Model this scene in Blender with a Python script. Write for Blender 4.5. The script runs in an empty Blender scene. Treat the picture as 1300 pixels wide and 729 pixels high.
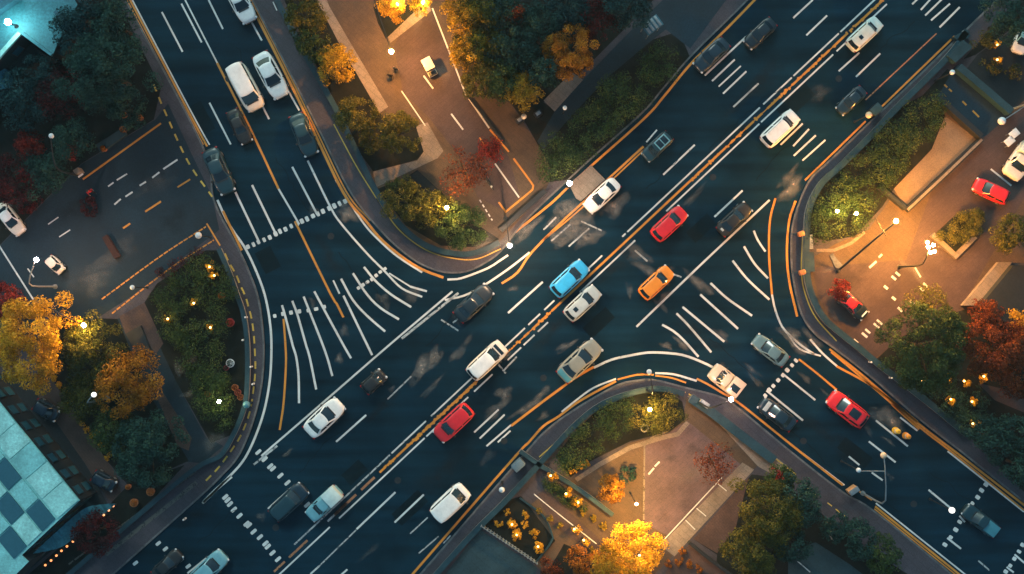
import bpy, bmesh, math, random
import numpy as np
from mathutils import Vector, Matrix
from mathutils.geometry import tessellate_polygon

random.seed(7)
RNG = np.random.default_rng(11)
SC = bpy.context.scene
COL = SC.collection
S = 12.5            # photograph pixels per metre on the ground
CAM_H = 100.0       # drone height in metres

# ------------------------------------------------------------------ camera
cam = bpy.data.cameras.new('drone_camera')
cam.sensor_width = 36.0
cam.lens = 36.0 * CAM_H / (1300.0 / S)
cam.clip_end = 2000
co = bpy.data.objects.new('drone_camera', cam)
co.location = (0, 0, CAM_H)
COL.objects.link(co)
SC.camera = co

# ------------------------------------------------------------------ world, sun, exposure
SUN_EL, SUN_AZ = math.radians(38), math.radians(-20)
w = bpy.data.worlds.new('World')
SC.world = w
w.use_nodes = True
nt = w.node_tree
bg = nt.nodes['Background']
sky = nt.nodes.new('ShaderNodeTexSky')
sky.sky_type = 'NISHITA'
sky.sun_disc = False
sky.sun_elevation = SUN_EL
sky.sun_rotation = SUN_AZ
sky.dust_density = 3.0
tint = nt.nodes.new('ShaderNodeMix')
tint.data_type = 'RGBA'
tint.blend_type = 'MULTIPLY'
tint.inputs['Factor'].default_value = 1.0
tint.inputs['B'].default_value = (0.62, 1.0, 1.0, 1)
nt.links.new(sky.outputs['Color'], tint.inputs['A'])
nt.links.new(tint.outputs['Result'], bg.inputs['Color'])
bg.inputs['Strength'].default_value = 0.15
sl = bpy.data.lights.new('dusk_sun', 'SUN')
sl.energy = 0.9
sl.angle = math.radians(14)
sl.color = (0.94, 0.97, 0.94)
so = bpy.data.objects.new('dusk_sun', sl)
COL.objects.link(so)
so.rotation_euler = (math.radians(90) - SUN_EL, 0, math.pi - SUN_AZ)
SC.view_settings.view_transform = 'Standard'
SC.view_settings.look = 'None'
SC.view_settings.exposure = 0.0
SC.view_settings.gamma = 1.0
SC.cycles.use_denoising = True
SC.cycles.sample_clamp_indirect = 4.0
SC.cycles.max_bounces = 6
SC.cycles.diffuse_bounces = 3
SC.cycles.glossy_bounces = 3
SC.cycles.transparent_max_bounces = 8

# ------------------------------------------------------------------ helpers
def g(px, py, h=0.0):
    """ground position (metres) of the point at height h seen at photo pixel px, py"""
    k = (CAM_H - h) / CAM_H
    return ((px - 650.0) / S * k, (364.5 - py) / S * k)

def gp(pts, h=0.0):
    return [g(p[0], p[1], h) for p in pts]

def tag(o, label=None, cat=None, group=None, kind=None):
    if label: o['label'] = label
    if cat: o['category'] = cat
    if group: o['group'] = group
    if kind: o['kind'] = kind
    return o

def empty(name, loc=(0, 0, 0), rz=0.0):
    o = bpy.data.objects.new(name, None)
    o.empty_display_size = 0.3
    o.location = loc
    o.rotation_euler = (0, 0, rz)
    COL.objects.link(o)
    return o

def obj(name, bm, m, parent=None, angle=35):
    me = bpy.data.meshes.new(name)
    bmesh.ops.recalc_face_normals(bm, faces=bm.faces)
    bm.to_mesh(me)
    bm.free()
    for f in me.polygons: f.use_smooth = True
    me.set_sharp_from_angle(angle=math.radians(angle))
    for mm in (m if isinstance(m, (list, tuple)) else [m]):
        me.materials.append(mm)
    o = bpy.data.objects.new(name, me)
    COL.objects.link(o)
    if parent: o.parent = parent
    return o

def copy_tree(o, parent=None):
    c = o.copy()
    COL.objects.link(c)
    if parent: c.parent = parent
    for ch in [k for k in o.children]:
        copy_tree(ch, c)
    return c

def set_mat(o, m, slot=0):
    o.material_slots[slot].link = 'OBJECT'
    o.material_slots[slot].material = m

def box(bm, cx, cy, cz, sx, sy, sz, rz=0.0):
    r = bmesh.ops.create_cube(bm, size=1.0, matrix=Matrix.Translation((cx, cy, cz)) @ Matrix.Rotation(rz, 4, 'Z') @ Matrix.Diagonal((sx, sy, sz, 1)))
    return r['verts']

def bev(bm, off=0.03, seg=2):
    es = [e for e in bm.edges if len(e.link_faces) == 2 and e.calc_face_angle(0) > 0.6]
    bmesh.ops.bevel(bm, geom=es, offset=off, segments=seg, affect='EDGES', profile=0.5, clamp_overlap=True)

def bbox_obj(name, m, parent, cx, cy, cz, sx, sy, sz, rz=0.0, b=0.03):
    bm = bmesh.new()
    box(bm, cx, cy, cz, sx, sy, sz, rz)
    if b: bev(bm, b)
    return obj(name, bm, m, parent)

def tube(bm, pts, rads, n=10, cap=True):
    pts = [Vector(p) for p in pts]
    if not isinstance(rads, (list, tuple)): rads = [rads] * len(pts)
    rings = []
    for i, p in enumerate(pts):
        d = (pts[min(i + 1, len(pts) - 1)] - pts[max(i - 1, 0)])
        if d.length < 1e-6: d = Vector((0, 0, 1))
        d.normalize()
        a = Vector((1, 0, 0)) if abs(d.x) < 0.8 else Vector((0, 1, 0))
        u = d.cross(a).normalized(); v = d.cross(u)
        rings.append([bm.verts.new(p + (u * math.cos(2 * math.pi * k / n) + v * math.sin(2 * math.pi * k / n)) * rads[i]) for k in range(n)])
    for a, b in zip(rings, rings[1:]):
        for k in range(n):
            bm.faces.new((a[k], a[(k + 1) % n], b[(k + 1) % n], b[k]))
    if cap:
        bm.faces.new(rings[0][::-1]); bm.faces.new(rings[-1])

def ball(bm, c, r, sub=2, sz=1.0):
    bmesh.ops.create_icosphere(bm, subdivisions=sub, radius=r, matrix=Matrix.Translation(c) @ Matrix.Diagonal((1, 1, sz, 1)))

def poly_sheet(bm, pts, z):
    vs = [bm.verts.new((x, y, z)) for x, y in pts]
    for t in tessellate_polygon([[Vector((x, y, 0)) for x, y in pts]]):
        try: bm.faces.new([vs[i] for i in t])
        except ValueError: pass

def poly_slab(bm, pts, z0, z1):
    n = len(pts)
    lo = [bm.verts.new((x, y, z0)) for x, y in pts]
    hi = [bm.verts.new((x, y, z1)) for x, y in pts]
    for t in tessellate_polygon([[Vector((x, y, 0)) for x, y in pts]]):
        bm.faces.new([hi[i] for i in t]); bm.faces.new([lo[i] for i in reversed(t)])
    for i in range(n):
        j = (i + 1) % n
        bm.faces.new((lo[i], lo[j], hi[j], hi[i]))

def smooth_line(pts, step=0.6):
    """Catmull-Rom through the points"""
    P = [np.array(p, float) for p in pts]
    if len(P) < 3: return [tuple(p) for p in P]
    out = []
    for i in range(len(P) - 1):
        p0 = P[i - 1] if i else 2 * P[0] - P[1]
        p1, p2 = P[i], P[i + 1]
        p3 = P[i + 2] if i + 2 < len(P) else 2 * P[-1] - P[-2]
        n = max(1, int(np.linalg.norm(p2 - p1) / step))
        for k in range(n):
            t = k / n
            out.append(tuple(0.5 * ((2 * p1) + (-p0 + p2) * t + (2 * p0 - 5 * p1 + 4 * p2 - p3) * t * t + (-p0 + 3 * p1 - 3 * p2 + p3) * t ** 3)))
    out.append(tuple(P[-1]))
    return out

def offs(pts, d):
    out = []
    n = len(pts)
    for i in range(n):
        a = np.array(pts[max(i - 1, 0)]); b = np.array(pts[min(i + 1, n - 1)])
        t = b - a; t = t / (np.linalg.norm(t) + 1e-9)
        out.append((pts[i][0] - t[1] * d, pts[i][1] + t[0] * d))
    return out

def strip(bm, pts, wd, z):
    A = offs(pts, wd / 2); B = offs(pts, -wd / 2)
    va = [bm.verts.new((x, y, z)) for x, y in A]; vb = [bm.verts.new((x, y, z)) for x, y in B]
    for i in range(len(pts) - 1):
        bm.faces.new((vb[i], vb[i + 1], va[i + 1], va[i]))

def wall_strip(bm, pts, wd, z0, z1, cap=0.0):
    A = offs(pts, wd / 2); B = offs(pts, -wd / 2)
    rows = []
    for P, z in ((B, z0), (B, z1), (A, z1), (A, z0)):
        rows.append([bm.verts.new((x, y, z)) for x, y in P])
    for i in range(len(pts) - 1):
        for k in range(4):
            r, s = rows[k], rows[(k + 1) % 4]
            bm.faces.new((r[i], r[i + 1], s[i + 1], s[i]))
    for e in (0, -1):
        bm.faces.new([rows[k][e] for k in range(4)])

def along(pts, a, b):
    """the part of a polyline between arc lengths a and b"""
    P = [np.array(p, float) for p in pts]
    out, acc = [], 0.0
    for p, q in zip(P, P[1:]):
        L = np.linalg.norm(q - p)
        if L < 1e-9: continue
        if acc + L >= a and acc <= b:
            t0 = max(0, (a - acc) / L); t1 = min(1, (b - acc) / L)
            if not out: out.append(tuple(p + (q - p) * t0))
            out.append(tuple(p + (q - p) * t1))
        acc += L
    return out

def plen(pts):
    return sum(math.dist(p, q) for p, q in zip(pts, pts[1:]))

def in_poly(x, y, poly):
    c = False
    n = len(poly)
    for i in range(n):
        x1, y1 = poly[i]; x2, y2 = poly[i - 1]
        if (y1 > y) != (y2 > y) and x < (x2 - x1) * (y - y1) / (y2 - y1) + x1:
            c = not c
    return c

# ------------------------------------------------------------------ materials
def new_mat(name):
    m = bpy.data.materials.new(name)
    m.use_nodes = True
    return m, m.node_tree.nodes, m.node_tree.links, m.node_tree.nodes['Principled BSDF']

def ramp(nodes, stops):
    r = nodes.new('ShaderNodeValToRGB')
    e = r.color_ramp.elements
    while len(e) < len(stops): e.new(0.5)
    for k, (p, c) in enumerate(stops):
        e[k].position = p; e[k].color = (*c, 1)
    return r

def noise_node(nodes, links, scale, detail=4, rough=0.6, vec='Object'):
    tc = nodes.new('ShaderNodeTexCoord')
    n = nodes.new('ShaderNodeTexNoise')
    n.inputs['Scale'].default_value = scale; n.inputs['Detail'].default_value = detail; n.inputs['Roughness'].default_value = rough
    links.new(tc.outputs[vec], n.inputs['Vector'])
    return n

def surf(name, c, rough=0.7, scale=0.5, amt=0.35, fine=12.0, bump=0.0, metal=0.0, spec=0.3, joints=None, c2=None, coat=0.0):
    """mottled real-world surface: broad dirt patches plus fine grain, optional slab joints"""
    m, N, L, b = new_mat(name)
    n1 = noise_node(N, L, scale, 6, 0.65); n2 = noise_node(N, L, fine, 3, 0.7)
    lo = tuple(v * (1 - amt) for v in c)
    hi = c2 if c2 else tuple(min(1, v * (1 + amt)) for v in c)
    r = ramp(N, [(0.28, lo), (0.72, hi)])
    L.new(n1.outputs['Fac'], r.inputs['Fac'])
    mx = N.new('ShaderNodeMix'); mx.data_type = 'RGBA'; mx.blend_type = 'MULTIPLY'; mx.inputs['Factor'].default_value = 1.0
    r2 = ramp(N, [(0.3, (0.72, 0.72, 0.72)), (0.7, (1.15, 1.15, 1.15))])
    L.new(n2.outputs['Fac'], r2.inputs['Fac'])
    L.new(r.outputs['Color'], mx.inputs['A']); L.new(r2.outputs['Color'], mx.inputs['B'])
    out = mx.outputs['Result']
    if joints:
        size, ang, mort = joints
        tc = N.new('ShaderNodeTexCoord'); mp = N.new('ShaderNodeMapping')
        mp.inputs['Rotation'].default_value = (0, 0, ang)
        L.new(tc.outputs['Object'], mp.inputs['Vector'])
        bt = N.new('ShaderNodeTexBrick')
        bt.inputs['Scale'].default_value = 1.0 / size
        bt.inputs['Brick Width'].default_value = 1.0; bt.inputs['Row Height'].default_value = 0.5
        bt.inputs['Mortar Size'].default_value = mort
        bt.inputs['Color1'].default_value = (1, 1, 1, 1); bt.inputs['Color2'].default_value = (0.72, 0.74, 0.76, 1); bt.inputs['Mortar'].default_value = (0.42, 0.42, 0.42, 1)
        L.new(mp.outputs['Vector'], bt.inputs['Vector'])
        m2 = N.new('ShaderNodeMix'); m2.data_type = 'RGBA'; m2.blend_type = 'MULTIPLY'; m2.inputs['Factor'].default_value = 0.45
        L.new(out, m2.inputs['A']); L.new(bt.outputs['Color'], m2.inputs['B'])
        out = m2.outputs['Result']
    if name == 'asphalt':
        tc = N.new('ShaderNodeTexCoord'); mp = N.new('ShaderNodeMapping')
        mp.inputs['Rotation'].default_value = (0, 0, math.radians(-43)); mp.inputs['Scale'].default_value = (.05, .9, 1)
        L.new(tc.outputs['Object'], mp.inputs['Vector'])
        n3 = N.new('ShaderNodeTexNoise'); n3.inputs['Scale'].default_value = 1.0; n3.inputs['Detail'].default_value = 5
        L.new(mp.outputs['Vector'], n3.inputs['Vector'])
        r3 = ramp(N, [(.3, (.62, .62, .62)), (.7, (1.4, 1.38, 1.35))]); L.new(n3.outputs['Fac'], r3.inputs['Fac'])
        m3 = N.new('ShaderNodeMix'); m3.data_type = 'RGBA'; m3.blend_type = 'MULTIPLY'; m3.inputs['Factor'].default_value = 1.0
        L.new(out, m3.inputs['A']); L.new(r3.outputs['Color'], m3.inputs['B']); out = m3.outputs['Result']
    L.new(out, b.inputs['Base Color'])
    rr = N.new('ShaderNodeMapRange')
    rr.inputs['To Min'].default_value = max(0.05, rough - 0.15); rr.inputs['To Max'].default_value = min(1, rough + 0.15)
    L.new(n1.outputs['Fac'], rr.inputs['Value']); L.new(rr.outputs['Result'], b.inputs['Roughness'])
    b.inputs['Metallic'].default_value = metal
    b.inputs['Specular IOR Level'].default_value = spec
    b.inputs['Coat Weight'].default_value = coat
    if bump:
        bp = N.new('ShaderNodeBump'); bp.inputs['Strength'].default_value = bump; bp.inputs['Distance'].default_value = 0.03
        L.new(n2.outputs['Fac'], bp.inputs['Height']); L.new(bp.outputs['Normal'], b.inputs['Normal'])
    return m

def car_paint(name, c, rough=0.32, metal=0.0):
    m, N, L, b = new_mat(name)
    n = noise_node(N, L, 1.6, 5, 0.6)
    r = ramp(N, [(0.3, tuple(v * 0.82 for v in c)), (0.65, c)])
    L.new(n.outputs['Fac'], r.inputs['Fac']); L.new(r.outputs['Color'], b.inputs['Base Color'])
    b.inputs['Roughness'].default_value = rough; b.inputs['Metallic'].default_value = metal
    b.inputs['Coat Weight'].default_value = 0.35; b.inputs['Coat Roughness'].default_value = 0.12
    return m

def plain(name, c, rough=0.5, metal=0.0, spec=0.5):
    m, N, L, b = new_mat(name)
    n = noise_node(N, L, 5.0, 4, 0.6)
    r = ramp(N, [(0.3, tuple(v * 0.8 for v in c)), (0.7, c)])
    L.new(n.outputs['Fac'], r.inputs['Fac']); L.new(r.outputs['Color'], b.inputs['Base Color'])
    b.inputs['Roughness'].default_value = rough; b.inputs['Metallic'].default_value = metal; b.inputs['Specular IOR Level'].default_value = spec
    return m

def lamp_mat(name, c, strength):
    m, N, L, b = new_mat(name)
    b.inputs['Base Color'].default_value = (0.8, 0.8, 0.8, 1)
    b.inputs['Emission Color'].default_value = (*c, 1)
    b.inputs['Emission Strength'].default_value = strength
    b.inputs['Roughness'].default_value = 0.3
    return m

def leaf_mat(name, stops, transl=0.35):
    m, N, L, b = new_mat(name)
    at = N.new('ShaderNodeAttribute'); at.attribute_name = 'v'
    r = ramp(N, stops)
    L.new(at.outputs['Fac'], r.inputs['Fac'])
    L.new(r.outputs['Color'], b.inputs['Base Color'])
    b.inputs['Roughness'].default_value = 0.65; b.inputs['Specular IOR Level'].default_value = 0.08
    tr = N.new('ShaderNodeBsdfTranslucent')
    L.new(r.outputs['Color'], tr.inputs['Color'])
    mx = N.new('ShaderNodeMixShader'); mx.inputs['Fac'].default_value = transl
    L.new(b.outputs['BSDF'], mx.inputs[1]); L.new(tr.outputs['BSDF'], mx.inputs[2])
    L.new(mx.outputs['Shader'], N['Material Output'].inputs['Surface'])
    return m

def worn_paint(name, c, cover=0.5, rough=0.6):
    """road paint with chipped gaps that let the asphalt show"""
    m, N, L, b = new_mat(name)
    n = noise_node(N, L, 3.2, 8, 0.75); n2 = noise_node(N, L, 0.35, 3, 0.5)
    r0 = ramp(N, [(0.3, tuple(v * 0.7 for v in c)), (0.7, c)])
    L.new(n2.outputs['Fac'], r0.inputs['Fac']); L.new(r0.outputs['Color'], b.inputs['Base Color'])
    b.inputs['Roughness'].default_value = rough
    r = ramp(N, [(cover - 0.24, (0, 0, 0)), (cover - 0.12, (1, 1, 1))])
    L.new(n.outputs['Fac'], r.inputs['Fac'])
    L.new(r.outputs['Color'], b.inputs['Alpha'])
    return m

def stain_glow_shadow_mat(name, c):
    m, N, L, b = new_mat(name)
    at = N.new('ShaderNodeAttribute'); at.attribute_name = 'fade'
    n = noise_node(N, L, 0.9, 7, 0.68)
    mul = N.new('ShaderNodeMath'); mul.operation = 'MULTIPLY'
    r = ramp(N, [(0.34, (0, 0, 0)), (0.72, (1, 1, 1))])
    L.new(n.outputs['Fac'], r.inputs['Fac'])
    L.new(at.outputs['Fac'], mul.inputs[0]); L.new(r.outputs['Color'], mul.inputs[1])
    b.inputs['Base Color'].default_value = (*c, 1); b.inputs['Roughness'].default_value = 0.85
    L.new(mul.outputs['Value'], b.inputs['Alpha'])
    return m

ASPHALT = surf('asphalt', (0.0030, 0.0190, 0.0340), 0.6, 0.12, 0.42, 9.0, 0.25, spec=0.06)
WALK = surf('sidewalk_paving', (0.054, 0.048, 0.060), 0.75, 0.3, 0.3, 7.0, 0.1, joints=(1.2, 0.75, 0.02))
KERB = surf('kerb_stone', (0.10, 0.105, 0.11), 0.8, 1.4, 0.55)
SOIL = surf('dark_soil', (0.012, 0.013, 0.011), 0.95, 0.6, 0.5, 9.0, 0.4, spec=0.1)
DRIVE = surf('driveway_asphalt', (0.0085, 0.0215, 0.0330), 0.75, 0.18, 0.45, 6.0, 0.15)
YARD = surf('dark_yard', (0.016, 0.019, 0.022), 0.85, 0.2, 0.4, 6.0, 0.1)
PLAZA = surf('plaza_paving', (0.080, 0.052, 0.032), 0.72, 0.16, 0.5, 8.0, 0.08, joints=(0.9, 0.72, 0.02))
PLAZA2 = surf('purple_paving', (0.062, 0.040, 0.038), 0.72, 0.16, 0.5, 8.0, 0.08, joints=(0.8, -0.72, 0.02))
PALE = surf('pale_stone', (0.20, 0.165, 0.135), 0.75, 0.5, 0.25, 9.0, 0.08, joints=(1.1, 0.72, 0.025))
COURT = surf('court_paving', (0.17, 0.125, 0.085), 0.75, 0.3, 0.25, 8.0)
BRICK = surf('brick_path', (0.075, 0.045, 0.038), 0.8, 0.4, 0.35, 8.0, 0.1, joints=(0.5, 0.9, 0.03))
TEALSTONE = surf('teal_coping', (0.014, 0.042, 0.058), 0.5, 0.5, 0.35, 6.0)
TEALPAVE = surf('teal_paving', (0.022, 0.050, 0.062), 0.7, 0.25, 0.4, 6.0, joints=(1.6, 0.75, 0.015))
WHITE = worn_paint('white_road_paint', (0.62, 0.64, 0.62), 0.54)
WORN_GHOST = worn_paint('worn_and_ghost_white_paint', (0.42, 0.45, 0.45), 0.62)
ORANGE = worn_paint('orange_road_paint', (0.60, 0.235, 0.022), 0.53)
RUSTP = worn_paint('faded_rust_paint', (0.36, 0.16, 0.07), 0.58)
YELLOW = worn_paint('yellow_road_paint', (0.62, 0.40, 0.06), 0.54)
DUST_GLOW = stain_glow_shadow_mat('pale_dust_and_glow', (0.30, 0.27, 0.235))  # pale dust tone that also paints mist, lamp glow and ghost smudges
STAIN_SHADOW = stain_glow_shadow_mat('dark_oil_and_shadow', (0.006, 0.009, 0.011))
METAL = surf('dark_lamp_metal', (0.022, 0.026, 0.030), 0.5, 2.0, 0.3, metal=0.3)
GREYMETAL = surf('grey_metal', (0.22, 0.26, 0.28), 0.45, 2.0, 0.25, metal=0.4)
CONC = surf('concrete', (0.22, 0.22, 0.21), 0.85, 0.7, 0.3)
TYRE = plain('tyre_rubber', (0.012, 0.012, 0.013), 0.85)
RIM = plain('wheel_rim', (0.35, 0.36, 0.37), 0.35, 0.8)
BLACKP = plain('black_plastic', (0.012, 0.014, 0.016), 0.45)
GLASS = plain('car_glass', (0.010, 0.022, 0.034), 0.08, 0.0, 0.6)
HEAD = plain('headlight_glass', (0.55, 0.58, 0.60), 0.15)
TAIL = plain('tail_light_red', (0.30, 0.012, 0.008), 0.25)
BARK = surf('bark', (0.030, 0.022, 0.016), 0.95, 2.0, 0.4, bump=0.4)

# ------------------------------------------------------------------ ground, road, pavements
KH = 0.13
bm = bmesh.new()
poly_sheet(bm, [(-600, -600), (600, -600), (600, 600), (-600, 600)], 0.0)
road = tag(obj('road', bm, ASPHALT), kind='structure')

K_N = [(270, -90), (315, 0), (397, 160), (441, 247), (483, 300), (518, 331), (541, 344), (564, 351), (593, 350), (619, 338), (640, 322), (664, 291), (697, 258), (723, 234), (751, 208), (819, 147), (844, 118), (879, 77), (923, 33), (956, 0), (1040, -90)]
K_W = [(115, -90), (165, 0), (262, 184), (277, 254), (306, 311), (319, 339), (332, 374), (338, 412), (340, 448), (337, 490), (327, 534), (308, 580), (284, 608), (255, 636), (151, 729), (50, 820)]
K_E = [(1330, -70), (1219, 38), (1149, 106), (1118, 135), (1052, 198), (1022, 228), (1002, 280), (999, 319), (1002, 357), (1013, 402), (1031, 428), (1055, 446), (1099, 480), (1165, 537), (1220, 580), (1300, 644), (1420, 740)]
K_S = [(445, 820), (525, 731), (654, 582), (692, 541), (731, 513), (782, 484), (808, 478), (830, 477), (871, 487), (916, 499), (940, 514), (1009, 571), (1072, 620), (1113, 645), (1218, 731), (1320, 820)]
def kerb_pts(K):
    P = smooth_line(gp(K), 0.7)
    d = {id(K_N): .42, id(K_W): -.40, id(K_E): .42, id(K_S): -.42}[id(K)]
    return offs(P, d)
BLOCK = {'N': kerb_pts(K_N) , 'W': kerb_pts(K_W) + gp([(-300, 820), (-300, -90)]), 'E': kerb_pts(K_E) + gp([(1600, 740), (1600, -70)]), 'S': kerb_pts(K_S)}
for k in 'NWES':
    bm = bmesh.new()
    poly_slab(bm, BLOCK[k], -0.05, KH)
    pv = tag(obj('pavement', bm, WALK), kind='structure')
    bm = bmesh.new()
    line = kerb_pts({'N': K_N, 'W': K_W, 'E': K_E, 'S': K_S}[k])
    wall_strip(bm, line, 0.18, -0.02, KH + 0.015)
    obj('kerb', bm, KERB, pv)

Z1, Z2, Z3, Z4 = KH + 0.004, KH + 0.008, KH + 0.012, KH + 0.016
SHEETS = [0]
def sheet(name, pts, m, z=Z1, smooth=False):
    bm = bmesh.new()
    SHEETS[0] += 1
    z += 0.00012 * SHEETS[0]
    P = gp(pts)
    if smooth:
        P = smooth_line(P + [P[0]], 0.5)[:-1]
    poly_sheet(bm, P, z)
    return tag(obj(name, bm, m), kind='structure')

# west block
sheet('ground', [(-280, -80), (105, -80), (150, 0), (205, 112), (196, 152), (104, 208), (0, 312), (-280, 420)], SOIL)
sheet('driveway', [(-100, 385), (0, 313), (104, 209), (198, 152), (214, 132), (244, 196), (270, 250), (279, 292), (262, 305), (165, 378), (118, 408), (60, 400), (30, 430), (-100, 560)], DRIVE, Z2)
sheet('ground', [(262, 318), (280, 318), (303, 377), (313, 423), (314, 486), (306, 527), (292, 553), (268, 562), (225, 486), (180, 390), (200, 360)], SOIL, Z2)
sheet('path', [(188, 386), (208, 434), (225, 486), (262, 555), (284, 566), (258, 588), (235, 586), (214, 596), (186, 530), (168, 470), (150, 405)], DRIVE, Z1)
sheet('path', [(152, 402), (184, 384), (208, 436), (197, 452), (180, 414), (160, 424)], BRICK, Z3)
sheet('path', [(198, 500), (207, 497), (244, 556), (240, 572), (226, 566)], BRICK, Z3)
sheet('path', [(48, 470), (66, 480), (147, 600), (160, 640), (138, 634), (110, 590), (40, 490)], BRICK, Z2)
sheet('ground', [(-200, 470), (44, 476), (110, 590), (138, 640), (30, 729), (-60, 820), (-300, 820), (-300, 440)], YARD, Z1)
sheet('ground', [(62, 400), (118, 404), (150, 405), (190, 500), (240, 585), (165, 618), (128, 575), (64, 476)], SOIL, Z1)
sheet('ground', [(30, 735), (140, 640), (163, 616), (235, 590), (200, 628), (88, 729)], SOIL, Z2)
# north block
sheet('plaza', [(380, -80), (405, 0), (470, 128), (483, 168), (470, 222), (484, 262), (505, 292), (545, 318), (600, 322), (636, 306), (692, 243), (704, 215), (640, 120), (560, -20), (540, -80)], PLAZA)
sheet('path', [(524, -60), (530, 0), (548, 12), (592, 122), (619, 160), (646, 200), (660, 250), (640, 268), (606, 250), (588, 205), (545, 150), (512, 118), (500, 60), (520, 20)], PLAZA2, Z2)
sheet('path', [(408, -20), (418, 8), (440, 46), (493, 136), (482, 144), (430, 54), (402, 2)], PALE, Z2)
sheet('path', [(474, 218), (530, 204), (538, 193), (528, 160), (543, 156), (563, 192), (556, 201), (478, 238)], PALE, Z3)
sheet('path', [(492, 46), (530, 10), (545, 8), (548, 14), (496, 55)], PALE, Z3)
sheet('ground', [(340, -60), (395, -40), (402, 0), (430, 54), (482, 144), (500, 160), (528, 160), (538, 193), (530, 203), (474, 218), (450, 184), (410, 100), (356, -10)], SOIL, Z2)
sheet('ground', [(474, 10), (482, 2), (528, 8), (528, 14), (490, 50), (480, 30)], SOIL, Z4)
sheet('ground', [(479, 240), (512, 228), (530, 216), (560, 244), (610, 288), (634, 304), (600, 314), (560, 312), (515, 286)], SOIL, Z3)
sheet('ground', [(540, -80), (640, 120), (668, 158), (700, 215), (692, 232), (726, 228), (748, 205), (840, 118), (876, 74), (862, 40), (800, 60), (760, 105), (716, 150), (690, 130), (740, 90), (850, -20), (880, -80)], SOIL, Z1)
sheet('path', [(690, 128), (726, 92), (740, 102), (704, 142)], PALE, Z2)
sheet('path', [(704, 142), (740, 102), (800, 40), (850, -8), (870, -40), (960, -60), (922, 0), (876, 62), (845, 38), (815, 62), (770, 100), (716, 158), (690, 190), (682, 180)], DRIVE, Z2)
sheet('path', [(722, 234), (750, 210), (768, 228), (737, 256), (731, 252)], PALE, Z2)
# east block
sheet('plaza', [(1026, 330), (1060, 310), (1102, 292), (1180, 182), (1200, 130), (1240, 105), (1300, 80), (1420, 60), (1420, 330), (1310, 335), (1284, 333), (1242, 388), (1200, 400), (1140, 430), (1112, 458), (1066, 420), (1040, 396), (1028, 365)], PLAZA)
sheet('driveway', [(1150, 330), (1196, 205), (1250, 168), (1420, 60), (1420, 190), (1300, 250), (1215, 400), (1130, 440), (1110, 455), (1060, 415), (1040, 380), (1030, 340)], PLAZA2, Z2)
sheet('court', [(1134, 240), (1182, 190), (1199, 148), (1242, 178), (1150, 266)], COURT, Z3)
sheet('driveway', [(1197, 138), (1190, 122), (1208, 92), (1222, 96), (1284, 144), (1252, 172), (1242, 176)], DRIVE, Z3)
sheet('ground', [(1222, 94), (1240, 70), (1268, 50), (1420, -60), (1420, 90), (1310, 118), (1284, 142)], YARD, Z3)
sheet('ground', [(1135, 140), (1170, 122), (1202, 88), (1208, 92), (1190, 122), (1199, 148), (1182, 190), (1134, 240), (1120, 262), (1085, 300), (1050, 306), (1026, 300), (1027, 272), (1045, 233), (1070, 210)], SOIL, Z2)
sheet('ground', [(1222, 76), (1300, -10), (1420, -80), (1420, -60), (1268, 48), (1238, 70)], SOIL, Z2)
sheet('ground', [(1110, 458), (1140, 430), (1200, 400), (1242, 388), (1262, 402), (1420, 420), (1420, 730), (1300, 625), (1228, 552), (1176, 510)], SOIL, Z2)
sheet('path', [(1240, 486), (1300, 500), (1420, 540), (1420, 580), (1300, 524), (1262, 508)], PLAZA2, Z3)
sheet('path', offs([(1036, 318), (1058, 318), (1080, 309), (1097, 295)], 2) + offs([(1036, 318), (1058, 318), (1080, 309), (1097, 295)], -2)[::-1], PALE, Z4)
# south block
_c = [(731, 609), (760, 590), (800, 568), (838, 556), (860, 551), (873, 536)]
sheet('path', offs(_c, 3) + offs(_c, -3)[::-1], PALE, Z4)
sheet('plaza', [(684, 632), (722, 612), (760, 590), (800, 562), (850, 549), (866, 530), (872, 505), (905, 530), (962, 590), (880, 680), (830, 729), (800, 800), (640, 800), (690, 729), (640, 668)], PLAZA)
PINK = surf('pinkish_paving', (0.098, 0.066, 0.072), 0.72, 0.16, 0.5, 8.0, 0.08, joints=(0.8, -0.72, 0.02))
sheet('path', [(818, 562), (846, 552), (872, 534), (946, 594), (856, 684), (818, 664)], PINK, Z2)
sheet('path', [(681, 628), (692, 622), (768, 690), (757, 706), (700, 664)], PLAZA2, Z2)
sheet('path', [(838, 692), (942, 587), (957, 596), (872, 688), (856, 706)], PALE, Z3)
sheet('path', [(872, 503), (880, 500), (1000, 592), (984, 604), (962, 592), (905, 530)], PALE, Z3)
sheet('ground', [(705, 580), (723, 556), (754, 524), (785, 508), (822, 497), (848, 497), (866, 510), (870, 532), (850, 548), (800, 560), (750, 585), (724, 606)], SOIL, Z2)
sheet('ground', [(612, 668), (640, 636), (662, 630), (705, 686), (680, 716)], SOIL, Z2)
sheet('ground', [(560, 735), (610, 672), (682, 720), (660, 800), (520, 800)], TEALPAVE, Z2)
sheet('ground', [(690, 735), (716, 690), (765, 712), (790, 800), (650, 800)], SOIL, Z2)
sheet('ground', [(880, 684), (954, 602), (985, 606), (1090, 690), (1170, 740), (1300, 830), (900, 830), (910, 704)], SOIL, Z2)
sheet('courtyard', [(880, 684), (950, 606), (934, 668), (910, 702)], BRICK, Z3)
sheet('path', [(838, 740), (856, 706), (876, 690), (940, 740), (960, 800), (830, 800)], BRICK, Z3)
sheet('path', [(1000, 700), (1035, 688), (1078, 716), (1110, 740), (1110, 800), (1000, 800)], TEALPAVE, Z3)

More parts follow.
